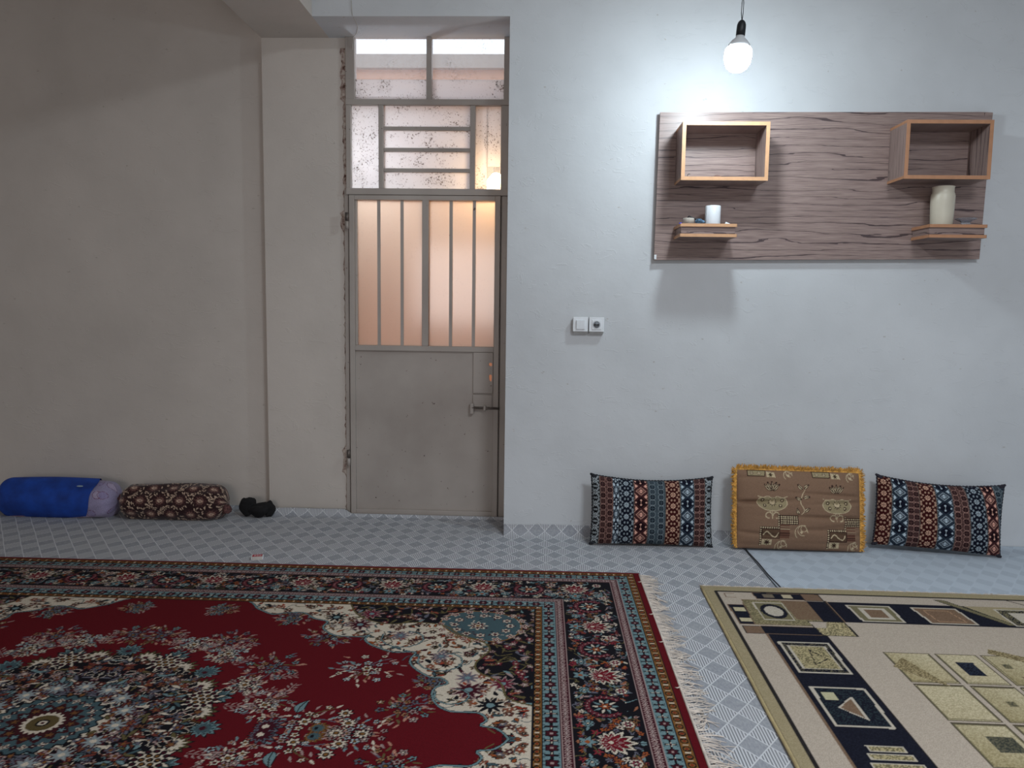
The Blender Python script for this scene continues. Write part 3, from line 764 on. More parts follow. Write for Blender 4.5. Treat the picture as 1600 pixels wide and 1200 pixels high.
# ------------------------------------------------------------------ wall board with boxes and shelves
bd = empty('wall_board', (0, 0, 0), 'wide dark-veined wooden panel on the right of the back wall', 'wall panel')
o = None
bm = bmesh.new()
f = [(.537, 1.383), (2.069, 1.404), (2.080, 2.020), (2.083, 2.079), (2.047, 2.081), (2.046, 2.060), (2.043, 2.081), (.545, 2.074)]
A = [bm.verts.new((x, YA-.030, z)) for x, z in f]; B = [bm.verts.new((x, YA-.012, z)) for x, z in f]
bm.faces.new(A); bm.faces.new(B[::-1])
for i in range(len(f)): bm.faces.new((A[i], A[(i+1) % len(f)], B[(i+1) % len(f)], B[i]))
bm_obj('panel', bm, wood_h, bd)
box('batten', .62, 2.0, YA-.012, YA, 1.97, 2.02, slab_m, bd); box('batten', .62, 2.0, YA-.012, YA, 1.43, 1.48, slab_m, bd)
box('corner_clip', .537, .548, YA-.034, YA-.030, 1.386, 1.408, white_plastic, bd, .001)
YF_ = YA-.030; BX = YA-.200
def wall_box(x0, x1, z0, z1, em, label):
    t = empty('box_shelf', ((x0+x1)/2, YF_, z0), label, 'shelf', 'open boxes on the wall board')
    def bx(nm, a, b_, c, d_, m, y0=BX+.0015, y1=YF_): return box(nm, a-(x0+x1)/2, b_-(x0+x1)/2, y0-YF_, y1-YF_, c-z0, d_-z0, m, t)
    T = .015; e = .0015; c = (x0+x1)/2; yb = BX-YF_
    tp = bx('top_panel', x0, x1, z1-T, z1, wood_h); bp = bx('bottom_panel', x0, x1, z0, z0+T, wood_h)
    lp = bx('side_panel', x0, x0+T, z0+T, z1-T, wood_v); rp = bx('side_panel', x1-T, x1, z0+T, z1-T, wood_v)
    for par, (a, b_, c_, d_) in ((tp, (x0-e, x1+e, z1-T, z1+e)), (bp, (x0-e, x1+e, z0-e, z0+T)), (lp, (x0-e, x0+T, z0+T, z1-T)), (rp, (x1-T, x1+e, z0+T, z1-T))):
        box('edge_band', a-c, b_-c, yb, yb+.0015, c_-z0, d_-z0, em, par)
    for c_, d_ in ((z1-.012, z1), (z0, z0+.012)):       # beech band wrapping the outer left side
        box('side_edge_band', x0-c-e, x0-c, yb+.0015, -.0005, c_-z0, d_-z0, em, lp)
    return t
wall_box(.625, 1.013, 1.735, 1.992, edge_m, 'open wooden box on the left end of the board, holding a small stone')
wall_box(1.619, 1.997, 1.748, 2.004, edge_r, 'empty open wooden box on the right end of the board, above the cream vase')
def ledge(x0, x1, z0, z1, em, label):
    c = (x0+x1)/2; t = empty('wall_ledge', (c, YF_, z0), label, 'shelf', 'small shelves under the boxes')
    y0 = BX-YF_; T = .014; h = z1-z0; hw = (x1-x0)/2
    tb = box('top_board', -hw+.001, hw-.001, y0+.0015, 0, h-T, h, wood_h, t); bb_ = box('bottom_board', -hw+.001, hw-.001, y0+.0015, 0, 0, T, wood_h, t)
    box('core_block', -hw+.006, hw-.006, y0+.010, 0, T, h-T, wood_h, t)
    for a, b_, par in ((h-T, h, tb), (0, T, bb_)):
        box('edge_band', -hw, hw, y0, y0+.0015, a, b_, em, par, more=((-hw-.0005, -hw+.001, y0, -.0005, a, b_), (hw-.001, hw+.0005, y0, -.0005, a, b_)))
    return t
ledge(.628, .885, 1.480, 1.540, edge_m, 'small double wooden ledge under the left box, crowded with odds and ends')
ledge(1.745, 2.001, 1.487, 1.547, edge_r, 'small double wooden ledge under the right box, carrying a vase and a glass dish')
ZL, ZR = 1.540, 1.547
# left ledge things
cy = empty('white_canister', (.790, 3.70, ZL), 'plain white cylindrical canister standing on the left ledge', 'canister')
lathe('body', [(0, 0), (.0345, 0), (.0355, .002), (.0355, .086), (.034, .089), (0, .090)], white_plastic, cy, 48)
box('seam_strip', -.0325, -.0305, -.0205, -.017, .002, .086, grey_plastic, cy)
cp = empty('tape_roll', (.672, 3.66, ZL), 'small pale round tub beside the blue wrapper on the left ledge', 'tub')
lathe('body', [(0, .004), (.02, .004), (.0225, .027), (.0245, .027), (.0255, .024), (.0245, 0), (0, 0)], plain('pale_clay', (186, 178, 168), .6), cp)
cp.name = 'small_tub'
def crumple(name, loc, rad, m, seed, n=3, sq=(1, 1, .6), parent=None, amp=.35):
    bm = bmesh.new(); bmesh.ops.create_icosphere(bm, subdivisions=n, radius=1); R = random.Random(seed)
    dirs = [Vector((R.gauss(0, 1), R.gauss(0, 1), R.gauss(0, 1))).normalized() for _ in range(9)]
    for v in bm.verts:
        k = 1+amp*sum(math.cos(5*v.co.dot(d)+i) for i, d in enumerate(dirs))/5
        v.co = Vector((v.co.x*k*rad*sq[0], v.co.y*k*rad*sq[1], v.co.z*k*rad*sq[2]))
    zmin = min(v.co.z for v in bm.verts)
    for v in bm.verts: v.co = v.co+Vector(loc)-Vector((0, 0, zmin))
    return bm_obj(name, bm, m, parent, True)
foil = plain('blue_white_foil', (96, 130, 158), .25, .3, .5, 60)
props(crumple('crumpled_wrapper', (.723, 3.672, ZL), .02, foil, 3, 3, (1, .8, .75)), 'crumpled blue and white wrapper between the pale tub and the canister', 'wrapper')
props(tube('black_cable', [(.662, 3.715, ZL+.004), (.672, 3.712, ZL+.030), (.682, 3.708, ZL+.043), (.697, 3.706, ZL+.036), (.715, 3.706, ZL+.028), (.738, 3.704, ZL+.026), (.748, 3.702, ZL+.014), (.746, 3.70, ZL+.004)], .0032, black_plastic), 'short black cable curled behind the wrapper on the left ledge', 'cable')
props(lathe('plastic_token', [(0, 0), (.008, 0), (.0085, .004), (.007, .009), (0, .01)], plain('blue_plastic', (40, 50, 190), .4), None, 20, (.640, 3.68, ZL)), 'tiny round blue plastic piece at the far left of the left ledge', 'plastic piece')
bmw = bmesh.new(); vs = [bmw.verts.new(p) for p in ((0, 0, .0), (.034, .004, .0), (.030, .03, .0), (.003, .026, .0), (.004, .006, .012), (.028, .010, .003), (.026, .026, .003), (.006, .022, .007))]
for ff in ((0, 1, 2, 3), (4, 5, 6, 7), (0, 1, 5, 4), (1, 2, 6, 5), (2, 3, 7, 6), (3, 0, 4, 7)): bmw.faces.new([vs[i] for i in ff])
for v in bmw.verts: v.co += Vector((.836, 3.645, ZL))
props(bm_obj('paper_scrap', bmw, white_plastic), 'small white folded scrap at the right end of the left ledge', 'paper')
props(crumple('small_stone', (.795, 3.665, 1.750), .013, plain('brown_stone', (120, 92, 84), .7), 8, 3, (1.3, .8, .55), amp=.12), 'small brown stone lying inside the left wall box', 'stone')
props(tube('bent_ring', [(.667+.007*math.cos(t), 3.66, 1.7595+.0085*math.sin(t)) for t in (k*.6+.9 for k in range(9))], .0017, steel), 'little bent metal ring standing inside the left wall box', 'ring')
# right ledge things
vz = empty('cream_vase', (1.836, 3.70, ZR), 'tall cream cylindrical vase on the right ledge under the box', 'vase')
lathe('body', [(0, 0), (.044, 0), (.0465, .004), (.049, .05), (.0505, .10), (.051, .135), (.048, .146), (.0455, .150), (.0455, .172), (.0475, .174), (.0475, .177), (.043, .177), (.043, .10), (0, .10)], plain('cream_ceramic', (206, 198, 180), .4, var=.05, scale=8), vz, 56)
gm, nt, b = new_mat('cut_glass'); b.inputs['Transmission Weight'].default_value = .85; b.inputs['Roughness'].default_value = .06; b.inputs['Base Color'].default_value = (.85, .88, .95, 1); b.inputs['IOR'].default_value = 1.5
gd = empty('glass_dish', (1.938, 3.685, ZR), 'little cut-glass candle dish beside the cream vase', 'dish')
bm = bmesh.new(); seg = 24; prof = [(.016, 0), (.021, .006), (.017, .014), (.024, .020), (.043, .030), (.044, .033), (.040, .033), (.022, .024), (.001, .019)]; rings = []
for i, (r, z) in enumerate(prof):
    rings.append([bm.verts.new((r*(1+(.06 if (k % 2 and i in (1, 3, 4, 5)) else 0))*math.cos(2*PI*k/seg), r*math.sin(2*PI*k/seg), z)) for k in range(seg)])
for A, B in zip(rings, rings[1:]):
    for k in range(seg): bm.faces.new((A[k], A[(k+1) % seg], B[(k+1) % seg], B[k]))
bm.faces.new(rings[0]); bm.faces.new(rings[-1])
bm_obj('bowl', bm, gm, gd)

# ------------------------------------------------------------------ switch and socket
def wall_plate(name, cx, label, cat):
    t = empty(name, (cx, YA, 1.068), label, cat)
    box('back_box', -.035, .035, -.022, 0, -.043, .034, plain('grey_box', (170, 170, 168), .6), t, .002)
    box('cover_frame', -.0365, .0365, -.031, -.022, -.034, .037, white_plastic, t, .002)
    return t
t = wall_plate('light_switch', .1915, 'white square light switch, left one of the pair on the wall', 'light switch')
rk = box('rocker', -.021, .021, -.038, -.030, -.021, .024, white_plastic, t, .002); rk.rotation_euler = (.05, 0, 0)
t = wall_plate('wall_socket', .2695, 'white power socket right beside the light switch', 'socket')
box('insert', -.022, .022, -.035, -.030, -.022, .024, white_plastic, t, .001)
s = lathe('socket_well', [(0, 0), (.0165, 0), (.0185, .0015), (.0195, .0), (.0195, -.004), (0, -.004)], grey_plastic, t); s.rotation_euler = (PI/2, 0, 0); s.location = (0, -.0352, .001)
s2 = lathe('socket_opening', [(0, 0), (.0150, 0), (.0150, -.002), (0, -.002)], plain('socket_grey', (120, 124, 130), .5), t); s2.rotation_euler = (PI/2, 0, 0); s2.location = (0, -.0366, .001)
box('pin_holes', -.012, -.005, -.0385, -.0375, -.003, .004, dark_slot, t, more=((.004, .011, -.0385, -.0375, -.003, .004), (-.004, .003, -.0385, -.0375, -.002, .002)))

# ------------------------------------------------------------------ Persian rug
RX, RY, FZ = -1.327, 1.941, .006
xs, ys, col = persian_rug()
wool = vcol_mat('knotted_wool', .92, .0, .35, 420)
rug = empty('persian_rug', (RX, RY, FZ), 'large red Persian rug with a floral medallion and cream corner pieces', 'rug')
link('pile', rug_mesh('pile', xs, ys, col, .008, .001), wool, rug)
yarn = plain('cream_yarn', (216, 204, 192), .95, var=.12)
fr = fringe_mesh('fringe', (1.768, -1.30, 0), (1.768, 1.305, 0), (1, 0, 0), .078, 470, 5, 1.3, .0010, .006)
o = bm_obj('fringe', fr, yarn, rug); props(o, 'tangled cream fringe', None, None, 'stuff')
bm = bmesh.new(); pts = [(1.7655, -1.31+i*.09, .0085+.0006*math.sin(i)) for i in range(30)]; add_tube(bm, pts, .0045, 6)
bm_obj('end_cord', bm, yarn, rug, True)
box('selvedge', -1.77, 1.768, 1.309, 1.319, 0, .010, plain('red_wool', RED, .95), rug, .003)
for k, yy in enumerate((.30, .62, .86, 1.20)):
    tube('loose_thread', [(1.748, yy+.006, .0105), (1.754, yy, .012), (1.762, yy+.004, .0125), (1.772, yy-.004, .011), (1.785, yy+.004, .005)], [.001, .002, .0026, .002, .001], yarn, rug, 6)

# ------------------------------------------------------------------ modern rug
def modern():
    CRM, SAND, NV, BR, OL, BLK, LT = (186, 172, 156), (162, 148, 116), (20, 22, 36), (124, 100, 80), (118, 110, 82), (40, 36, 36), (192, 182, 166)
    q = Cloth(.660, 2.36, .62, 3.112, .0042, SAND)
    P = lambda *a: [tuple(p) for p in a]
    rng = np.random.RandomState(3); nz = rng.rand(*q.X.shape)
    mott = lambda c1, c2, k=.5: np.where(nz[..., None] < k, np.array(c1), np.array(c2))
    def polym(p, c1, c2, k=.5):
        m = q.inside(p); q.c[m] = mott(c1, c2, k)[m]
    q.poly(P((.706, .66), (2.31, .66), (2.31, 3.052), (.706, 3.052)), CRM); q.frame(P((.706, .66), (2.31, .66), (2.31, 3.052), (.706, 3.052)), .009, BLK)
    # mirrored navy bands left and right, top and bottom
    q.poly(P((.800, .9), (1.008, .9), (1.008, 2.645), (.800, 2.645)), NV); q.line(P((.800, .9), (.800, 2.645)), .008, BR); q.line(P((1.008, .9), (1.008, 2.645)), .007, BLK)
    q.poly(P((1.04, 2.775), (2.36, 2.775), (2.36, 2.968), (1.04, 2.968)), NV)
    q.line(P((1.04, 2.775), (2.30, 2.775)), .006, BLK)
    # squares in the left band
    s1 = P((.824, 2.583), (.989, 2.583), (.986, 2.360), (.825, 2.362)); q.frame(s1, .009, LT)
    s1i = P((.846, 2.556), (.968, 2.556), (.966, 2.387), (.847, 2.389)); polym(s1, NV, (90, 84, 66), .65); q.frame(s1, .009, LT); polym(s1i, OL, (176, 162, 122), .4); q.frame(s1i, .006, LT); q.frame(P((.908, 2.527), (.946, 2.461), (.894, 2.417)), .004, BLK)
    s2 = P((.828, 2.265), (.985, 2.262), (.982, 2.044), (.827, 2.045)); polym(s2, NV, (34, 46, 52), .6); q.frame(s2, .009, LT)
    q.poly(P((.848, 2.235), (.886, 2.235), (.886, 2.187), (.849, 2.187)), (188, 182, 148)); q.poly(P((.927, 2.210), (.927, 2.083), (.870, 2.146)), BR); q.frame(P((.927, 2.210), (.927, 2.083), (.870, 2.146)), .005, LT)
    for k, y in enumerate((1.94, 1.90, 1.86)):
        p = P((.868-.01*k, y+.013), (.962+.008*k, y+.013), (.962+.008*k, y-.013), (.870-.01*k, y-.013)); polym(p, OL, (176, 162, 122)); q.frame(p, .005, LT)
    for yy in (1.70, 1.38, 1.06): q.frame(P((.826, yy+.1), (.984, yy+.1), (.984, yy-.1), (.826, yy-.1)), .009, LT); q.poly(P((.86, yy+.06), (.95, yy+.06), (.95, yy-.06), (.86, yy-.06)), BR)
    # corner block
    q.poly(P((.724, 2.912), (.786, 2.912), (.786, 2.730), (.728, 2.730)), NV)
    for y in (2.885, 2.785): q.poly(P((.738, y), (.780, y), (.780, y-.035), (.738, y-.035)), (196, 184, 150))
    q.frame(P((.724, 2.912), (.786, 2.912), (.786, 2.730), (.728, 2.730)), .005, BR)
    polym(P((.731, 2.712), (.798, 2.712), (.795, 2.650), (.731, 2.650)), BR, (120, 96, 78)); q.frame(P((.731, 2.712), (.798, 2.712), (.795, 2.650), (.731, 2.650)), .004, BLK)
    q.poly(P((.847, 3.046), (1.036, 3.044), (1.037, 2.982), (.854, 2.982)), NV)
    for x in (.885, .96): q.poly(P((x, 3.034), (x+.04, 3.034), (x+.04, 2.996), (x, 2.996)), (190, 176, 146) if x > .9 else (120, 108, 92))
    q.frame(P((.847, 3.046), (1.036, 3.044), (1.037, 2.982), (.854, 2.982)), .004, BR)
    polym(P((1.038, 3.047), (1.110, 3.045), (1.111, 2.975), (1.038, 2.975)), BR, (120, 96, 78)); q.frame(P((1.038, 3.047), (1.110, 3.045), (1.111, 2.975), (1.038, 2.975)), .004, BLK)
    q.frame(P((.735, 3.03), (.775, 3.03), (.775, 2.99), (.735, 2.99)), .003, BR)
    q.poly(P((.796, 2.714), (1.0, 2.714), (1.0, 2.648), (.796, 2.648)), NV); q.frame(P((.796, 2.714), (1.0, 2.714), (1.0, 2.648), (.796, 2.648)), .004, BR)
    cb = P((.789, 2.968), (1.036, 2.968), (1.040, 2.727), (.781, 2.727)); polym(cb, OL, (150, 138, 104), .55)
    polym(P((.94, 2.968), (1.036, 2.968), (1.038, 2.785), (.95, 2.785)), BR, (122, 100, 78)); q.frame(cb, .004, BR)
    q.poly(P((.826, 2.940), (.938, 2.940), (.938, 2.776), (.828, 2.776)), OL); q.frame(P((.826, 2.940), (.938, 2.940), (.938, 2.776), (.828, 2.776)), .006, LT)
    q.disc(.884, 2.858, .060, NV, .8, 1.15); q.disc(.884, 2.858, .042, LT, .8, 1.15); 
    polym(P((.985, 2.770), (1.115, 2.770), (1.116, 2.647), (.996, 2.650)), OL, (188, 172, 132), .5); q.frame(P((.985, 2.770), (1.115, 2.770), (1.116, 2.647), (.996, 2.650)), .005, BLK)
    q.poly(P((.985, 2.770), (1.05, 2.770), (1.03, 2.715), (.990, 2.715)), CRM)
    q.line(P((1.113, 2.775), (1.111, 2.975)), .006, BLK); q.line(P((1.119, 2.775), (1.117, 2.975)), .004, BR)
    # squares in the top band
    a = P((1.184, 2.940), (1.344, 2.940), (1.338, 2.790), (1.190, 2.790)); q.poly(a, OL); q.frame(a, .009, LT); q.poly(P((1.215, 2.918), (1.318, 2.918), (1.316, 2.812), (1.218, 2.812)), LT); q.poly(P((1.232, 2.902), (1.302, 2.902), (1.30, 2.828), (1.235, 2.828)), BR)
    a = P((1.426, 2.938), (1.590, 2.938), (1.600, 2.790), (1.437, 2.790)); polym(a, BR, (126, 100, 80)); q.frame(a, .009, LT); q.frame(P((1.46, 2.915), (1.55, 2.915), (1.57, 2.81), (1.47, 2.81)), .004, (176, 140, 110))
    q.poly(P((1.64, 2.968), (1.90, 2.968), (1.90, 2.80), (1.742, 2.79)), SAND)
    a = P((1.554, 3.028), (1.592, 3.024), (1.744, 2.788), (1.712, 2.792)); q.poly(a, OL); q.frame(a, .004, BLK)
    a = P((1.740, 2.945), (1.92, 2.945), (1.92, 2.788), (1.738, 2.788)); polym(a, NV, OL, .5); q.frame(a, .008, LT); q.poly(P((1.775, 2.915), (1.89, 2.915), (1.89, 2.82), (1.775, 2.82)), LT)
    q.line(P((1.84, 3.05), (1.90, 2.99)), .006, BLK)
    # grid of beige tiles in the middle
    rows = [(2.527, 2.322), (2.306, 2.10), (2.084, 1.875), (1.86, 1.65), (1.635, 1.43)]; cols = [(1.150, 1.300), (1.318, 1.450), (1.468, 1.620), (1.638, 1.790), (1.808, 1.95)]
    k = 0
    for i, (y1, y0) in enumerate(rows):
        for j, (x0, x1) in enumerate(cols):
            k += 1; c = ((168, 152, 112), (186, 172, 138), (160, 146, 108))[(i+j) % 3]
            p = P((x0, y1), (x1, y1), (x1, y0), (x0, y0)); m = q.inside(p)
            t = ((q.X-x0)/(x1-x0)*.5+(q.Y-y0)/(y1-y0)*.5)[..., None]
            q.c[m] = (np.array(c)*(1-t)+np.array((196, 184, 152))*t+(nz[..., None]-.5)*22)[m]; q.frame(p, .005, (84, 76, 60))
            q.frame(P((x0+.007, y1-.007), (x1-.007, y1-.007), (x1-.007, y0+.007), (x0+.007, y0+.007)), .003, OL)
            cx, cy = (x0+x1)/2, (y0+y1)/2
            if (i, j) == (0, 1): polym(P((cx-.028, cy+.046), (cx+.028, cy+.046), (cx+.026, cy-.046), (cx-.028, cy-.046)), NV, (36, 44, 60))
            elif (i, j) == (2, 0): polym(P((cx-.015, cy+.040), (cx+.055, cy+.040), (cx+.052, cy-.034), (cx-.018, cy-.034)), (66, 68, 60), (96, 92, 74))
            elif (i, j) in ((1, 1),): polym(P((cx-.012, cy+.014), (cx+.012, cy+.014), (cx+.012, cy-.014), (cx-.012, cy-.014)), (80, 78, 64), OL)
            elif (i, j) == (0, 2):
                polym(P((x0+.03, y1-.06), (x0+.055, y1-.06), (x0+.055, y1-.09), (x0+.03, y1-.09)), (80, 78, 64), OL); q.poly(P((x0+.045, y0+.06), (x0+.078, y0+.06), (x0+.078, y0+.03), (x0+.045, y0+.03)), BR)
            elif (i*j) % 3 == 1: polym(P((cx-.03, cy+.03), (cx+.03, cy+.03), (cx+.03, cy-.03), (cx-.03, cy-.03)), NV, OL)
    for p in (P((1.197, 2.493), (1.139, 2.423), (1.232, 2.318), (1.260, 2.300)), P((1.52, 2.58), (1.50, 2.545), (1.66, 2.43), (1.70, 2.47))): polym(p, (120, 106, 76), (162, 146, 108), .55)
    q.c += (nz[..., None]-.5)*14
    return q
q = modern()
mr = empty('modern_rug', (0, 0, FZ), 'beige rug with navy bands, triangles and squares at the lower right', 'rug')
mr.rotation_euler = (0, 0, 0)
cx0, cy0 = (q.x[0]+q.x[-1])/2, (q.y[0]+q.y[-1])/2
mr.location = (cx0, cy0, FZ)
ang = -.014
mr.rotation_euler.z = ang
link('pile', rug_mesh('pile', q.x-cx0, q.y-cy0, q.c, .011, .0008), wool, mr)
hx, hy = (q.x[-1]-q.x[0])/2, (q.y[-1]-q.y[0])/2
sand = plain('sand_yarn', (178, 160, 118), .95, var=.1)
bm = bmesh.new(); add_tube(bm, [(-hx, -hy+i*.083, .006+.0012*math.sin(i*1.3)) for i in range(31)], .0055, 6); bm_obj('bound_edge', bm, sand, mr, True)
fr = fringe_mesh('fringe', (-hx, hy, 0), (hx, hy, 0), (0, 1, 0), .034, 620, 8, 1.3, .001, .006)
props(bm_obj('fringe', fr, yarn, mr), 'short pale fringe', None, None, 'stuff')

# ------------------------------------------------------------------ cushions
def cushion_geo(W, H, T, n, m, wr=0., seed=0, pinch=.035):
    u = np.linspace(-1, 1, n); v = np.linspace(-1, 1, m); U, V = np.meshgrid(u, v, indexing='ij')
    R = np.random.RandomState(seed)
    prof = (np.clip(1-np.abs(U)**3.2, 0, 1)*np.clip(1-np.abs(V)**2.6, 0, 1))**.5
    x = U*W/2*(1-pinch*(1-V**2)*np.abs(U)**2); z = V*H/2*(1-pinch*1.6*(1-U**2)*np.abs(V)**2)
    fold = np.zeros_like(U)
    for k in range(12):
        a, b_, c, s_ = R.uniform(-1, 1), R.uniform(-1, 1), R.uniform(-.12, .12), R.choice((-1, 1))
        ln = .5+R.rand()*.6; e = np.exp(-((V-b_-c*(U-a))/.055)**2)*np.exp(-((U-s_)/ln)**2); fold += e*R.uniform(.3, 1)
    g = T/2*prof
    P1 = np.stack([x, -g+wr*fold*prof, z], -1); P2 = np.stack([x, g, z], -1)
    return U, V, P1, P2
def cushion_mesh(name, P1, P2, col1, col2):
    n, m = P1.shape[:2]; V = np.concatenate([P1.reshape(-1, 3), P2.reshape(-1, 3)])
    idx = np.arange(n*m).reshape(n, m); a, b_, c, d_ = idx[:-1, :-1], idx[1:, :-1], idx[1:, 1:], idx[:-1, 1:]
    qf = np.stack([a, b_, c, d_], -1).reshape(-1, 4); qb = np.stack([d_, c, b_, a], -1).reshape(-1, 4)+n*m
    loop = np.concatenate([idx[:, 0], idx[-1, 1:], idx[-2::-1, -1], idx[0, -2:0:-1]]); l2 = np.roll(loop, -1)
    sk = np.stack([loop, loop+n*m, l2+n*m, l2], -1)
    V[n*m:][:, 1] += .0015
    return raw_mesh(name, V, np.concatenate([qf, qb, sk]), np.concatenate([col1.reshape(-1, 3), col2.reshape(-1, 3)]))

def kilim(x, y, stripes):
    """x: metres across, y: metres up. stripes: list of (x0,x1,kind,palette)"""
    c = np.zeros(x.shape+(3,)); c[:] = (70, 66, 60)
    LT, MD, DK = 0, 1, 2
    pals = {'blue': ((150, 162, 170), (62, 82, 102), (18, 24, 48)), 'rust': ((166, 128, 118), (106, 72, 68), (50, 22, 28)),
            'red': ((190, 152, 130), (128, 44, 36), (84, 20, 20)), 'grey': ((134, 146, 152), (88, 106, 118), (24, 30, 48)),
            'black': ((160, 168, 172), (50, 56, 66), (14, 15, 22)), 'wine': ((186, 142, 126), (104, 50, 52), (44, 14, 24))}
    for x0, x1, kind, pal in stripes:
        m = (x >= x0) & (x < x1); L, M, D = (np.array(p)*k_ for p, k_ in zip(pals[pal], (1.06, .72, .7))); wd = x1-x0; t = (x-x0)/wd-.5
        if kind == 'flower':              # dark ground, rosettes ringed with dots
            c[m] = D; per = .056; v = ((y/per) % 1)-.5
            r = np.hypot(t*wd, v*per); an = np.arctan2(v*per, t*wd)
            c[m & (r < .0122+.0020*np.cos(8*an))] = L; c[m & (r < .0100) & (np.abs(r-.0068) < .0015) & (np.cos(4*an) > .1)] = D*.5+M*.5; c[m & (r < .0028)] = D
            for sg in (-1, 1):
                for dv, tx in ((0, .36), (.24, .27), (-.24, .27), (.5, .105), (.38, .40), (-.38, .40)):
                    v2 = ((y/per+dv) % 1)-.5; r2 = np.hypot((t-sg*tx)*wd, v2*per*.85); c[m & (r2 < .0046)] = L*.85
                v3 = ((y/per+.5) % 1)-.5; r3 = np.hypot((t-sg*.5)*wd, v3*per); c[m & (r3 < .0098)] = L*.85; c[m & (r3 < .0042)] = D
        elif kind == 'diamond':
            per2 = .058; k = np.floor(y/per2); w_ = ((y/per2) % 1)-.5; a2 = np.abs(t)*2.1+np.abs(w_)*2
            c[m] = M*.9+L*.1; e = k % 2 == 0
            c[m & (np.abs(a2-1.18) < .07)] = D; c[m & (np.abs(a2-1.45) < .05)] = L
            c[m & e & (a2 < 1.02)] = D; c[m & ~e & (a2 < .98)] = D; c[m & ~e & (a2 < .84)] = L*.75+M*.25; c[m & ~e & (np.abs(a2-.52) < .07)] = D
            for sg in (-1, 1): c[m & e & (np.hypot(t*wd, (w_-sg*.19)*per2) < .0046)] = L*1.15
            c[m & (np.hypot((np.abs(t)-.34)*wd, (np.abs(w_)-.47)*per2) < .0058)] = L*1.15
            c[m & e & (np.abs(t*wd) < .0013) & (np.abs(w_) < .2)] = L
            c[m & ~e & (np.hypot(t*wd, (np.abs(w_)-.09)*per2) < .0040)] = L*1.2
            c[m & e & (np.hypot((np.abs(t)-.36)*wd, w_*per2) < .0042)] = L*1.15
        else:                             # 'tile': two columns of little squares, dark crosses staggered
            c[m] = M*.85+L*.1; per = .028; j = np.floor((t+.5)*2); tt = ((t+.5)*2) % 1-.5; k = np.floor(y/per); v = ((y/per) % 1)-.5
            on = ((k+j) % 2 == 0); q_ = np.maximum(np.abs(tt)*wd/2*.95, np.abs(v)*per); r = np.hypot(tt*wd/2, v*per)
            c[m & (np.abs(np.maximum(q_, r*.85)-.0125) < .0011)] = L*.85
            c[m & on & (np.maximum(q_, r*.86) < .0098)] = D; c[m & on & ((np.abs(tt*wd/2) < .0018) | (np.abs(v*per) < .0018)) & (r > .006)] = M; c[m & on & (q_ < .0042)] = M
            c[m & ~on & (np.abs(q_-.0072) < .0010)] = D*.5+M*.5; c[m & ~on & (np.abs(np.abs(tt*wd/2)-np.abs(v*per)) < .0012) & (q_ < .0072)] = D*.4+M*.6
        ed = m & ((np.abs(t) > .47)); c[ed] = np.array((70, 72, 68)); c[ed & (((y/.008) % 1) < .35)] = L*.7
    return c
def edge_rope(name, parent, P, r, m, seed, lumps=70, amp=.35):
    bm = bmesh.new(); R = random.Random(seed); n = len(P)
    add_tube(bm, [tuple(p) for p in P], [r*(1+amp*math.sin(i*2.4)+R.uniform(-.15, .15)) for i in range(n)], 7)
    return bm_obj(name, bm, m, parent, True)
def place_cushion(name, loc, lean, yaw, tilt, label, group=None):
    t = empty(name, loc, label, 'cushion', group); t.rotation_euler = (-lean, tilt, yaw); t.rotation_mode = 'XYZ'; return t
fab = vcol_mat('woven_cushion_cloth', .85, .0, .3, 500)
def kilim_cushion(loc, W, H, T, lean, yaw, tilt, stripes, seed, label, bend, trim_rgb):
    t = place_cushion('kilim_cushion', loc, lean, yaw, tilt, label, 'patterned striped cushions by the wall')
    n, m = int(W/.0019), int(H/.0019)
    U, V, P1, P2 = cushion_geo(W, H, T, n, m, .007, seed, .026)
    col = kilim(U*W/2+bend*(V*1.0+.5*V*V)*(U+1)*.5, V*H/2+H, stripes)
    sh = H/2
    for P in (P1, P2):
        P[..., 2] += sh; P[..., 2] -= .018*(1-U**2)*np.clip(V, 0, 1)**3
    link('cover', cushion_mesh('cover', P1, P2, col, col*.8), fab, t)
    trim = plain('cushion_trim', trim_rgb, .9, var=.5, scale=160)
    i = np.arange(0, n, 3); j = np.arange(0, m, 3)
    edge_rope('piping', t, np.concatenate([P1[0, j], P1[i, -1], P1[-1, j[::-1]]]), .0040, trim, seed)
    for (a, b_) in ((0, 0), (0, -1), (-1, -1), (-1, 0)):      # pointed ears at the corners
        p = P1[a, b_]; sx = -1 if a == 0 else 1; sz = -1 if b_ == 0 else 1
        bm = bmesh.new(); add_tube(bm, [(p[0]-sx*.022, p[1], p[2]-sz*.016), (p[0]-sx*.006, p[1], p[2]-sz*.004), (p[0]+sx*.006, p[1]-.002, p[2]+sz*.004*(sz > 0))], [.012, .009, .0045], 9)
        bm_obj('corner_tuft', bm, trim, t, True)
    return t
st1 = [(-.30, -.258, 'flower', 'black'), (-.258, -.192, 'tile', 'rust'), (-.192, -.165, 'diamond', 'blue'), (-.165, -.093, 'flower', 'blue'), (-.093, -.025, 'diamond', 'wine'), (-.025, .058, 'tile', 'grey'),
       (.058, .130, 'flower', 'red'), (.130, .200, 'diamond', 'blue'), (.200, .255, 'tile', 'rust'), (.255, .30, 'flower', 'black')]
st3 = [(-.29, -.217, 'flower', 'red'), (-.217, -.145, 'diamond', 'blue'), (-.145, -.095, 'tile', 'rust'), (-.095, -.018, 'flower', 'red'), (-.018, .055, 'diamond', 'blue'), (.055, .125, 'tile', 'rust'),
       (.125, .203, 'flower', 'blue'), (.203, .262, 'diamond', 'wine'), (.262, .33, 'tile', 'grey')]
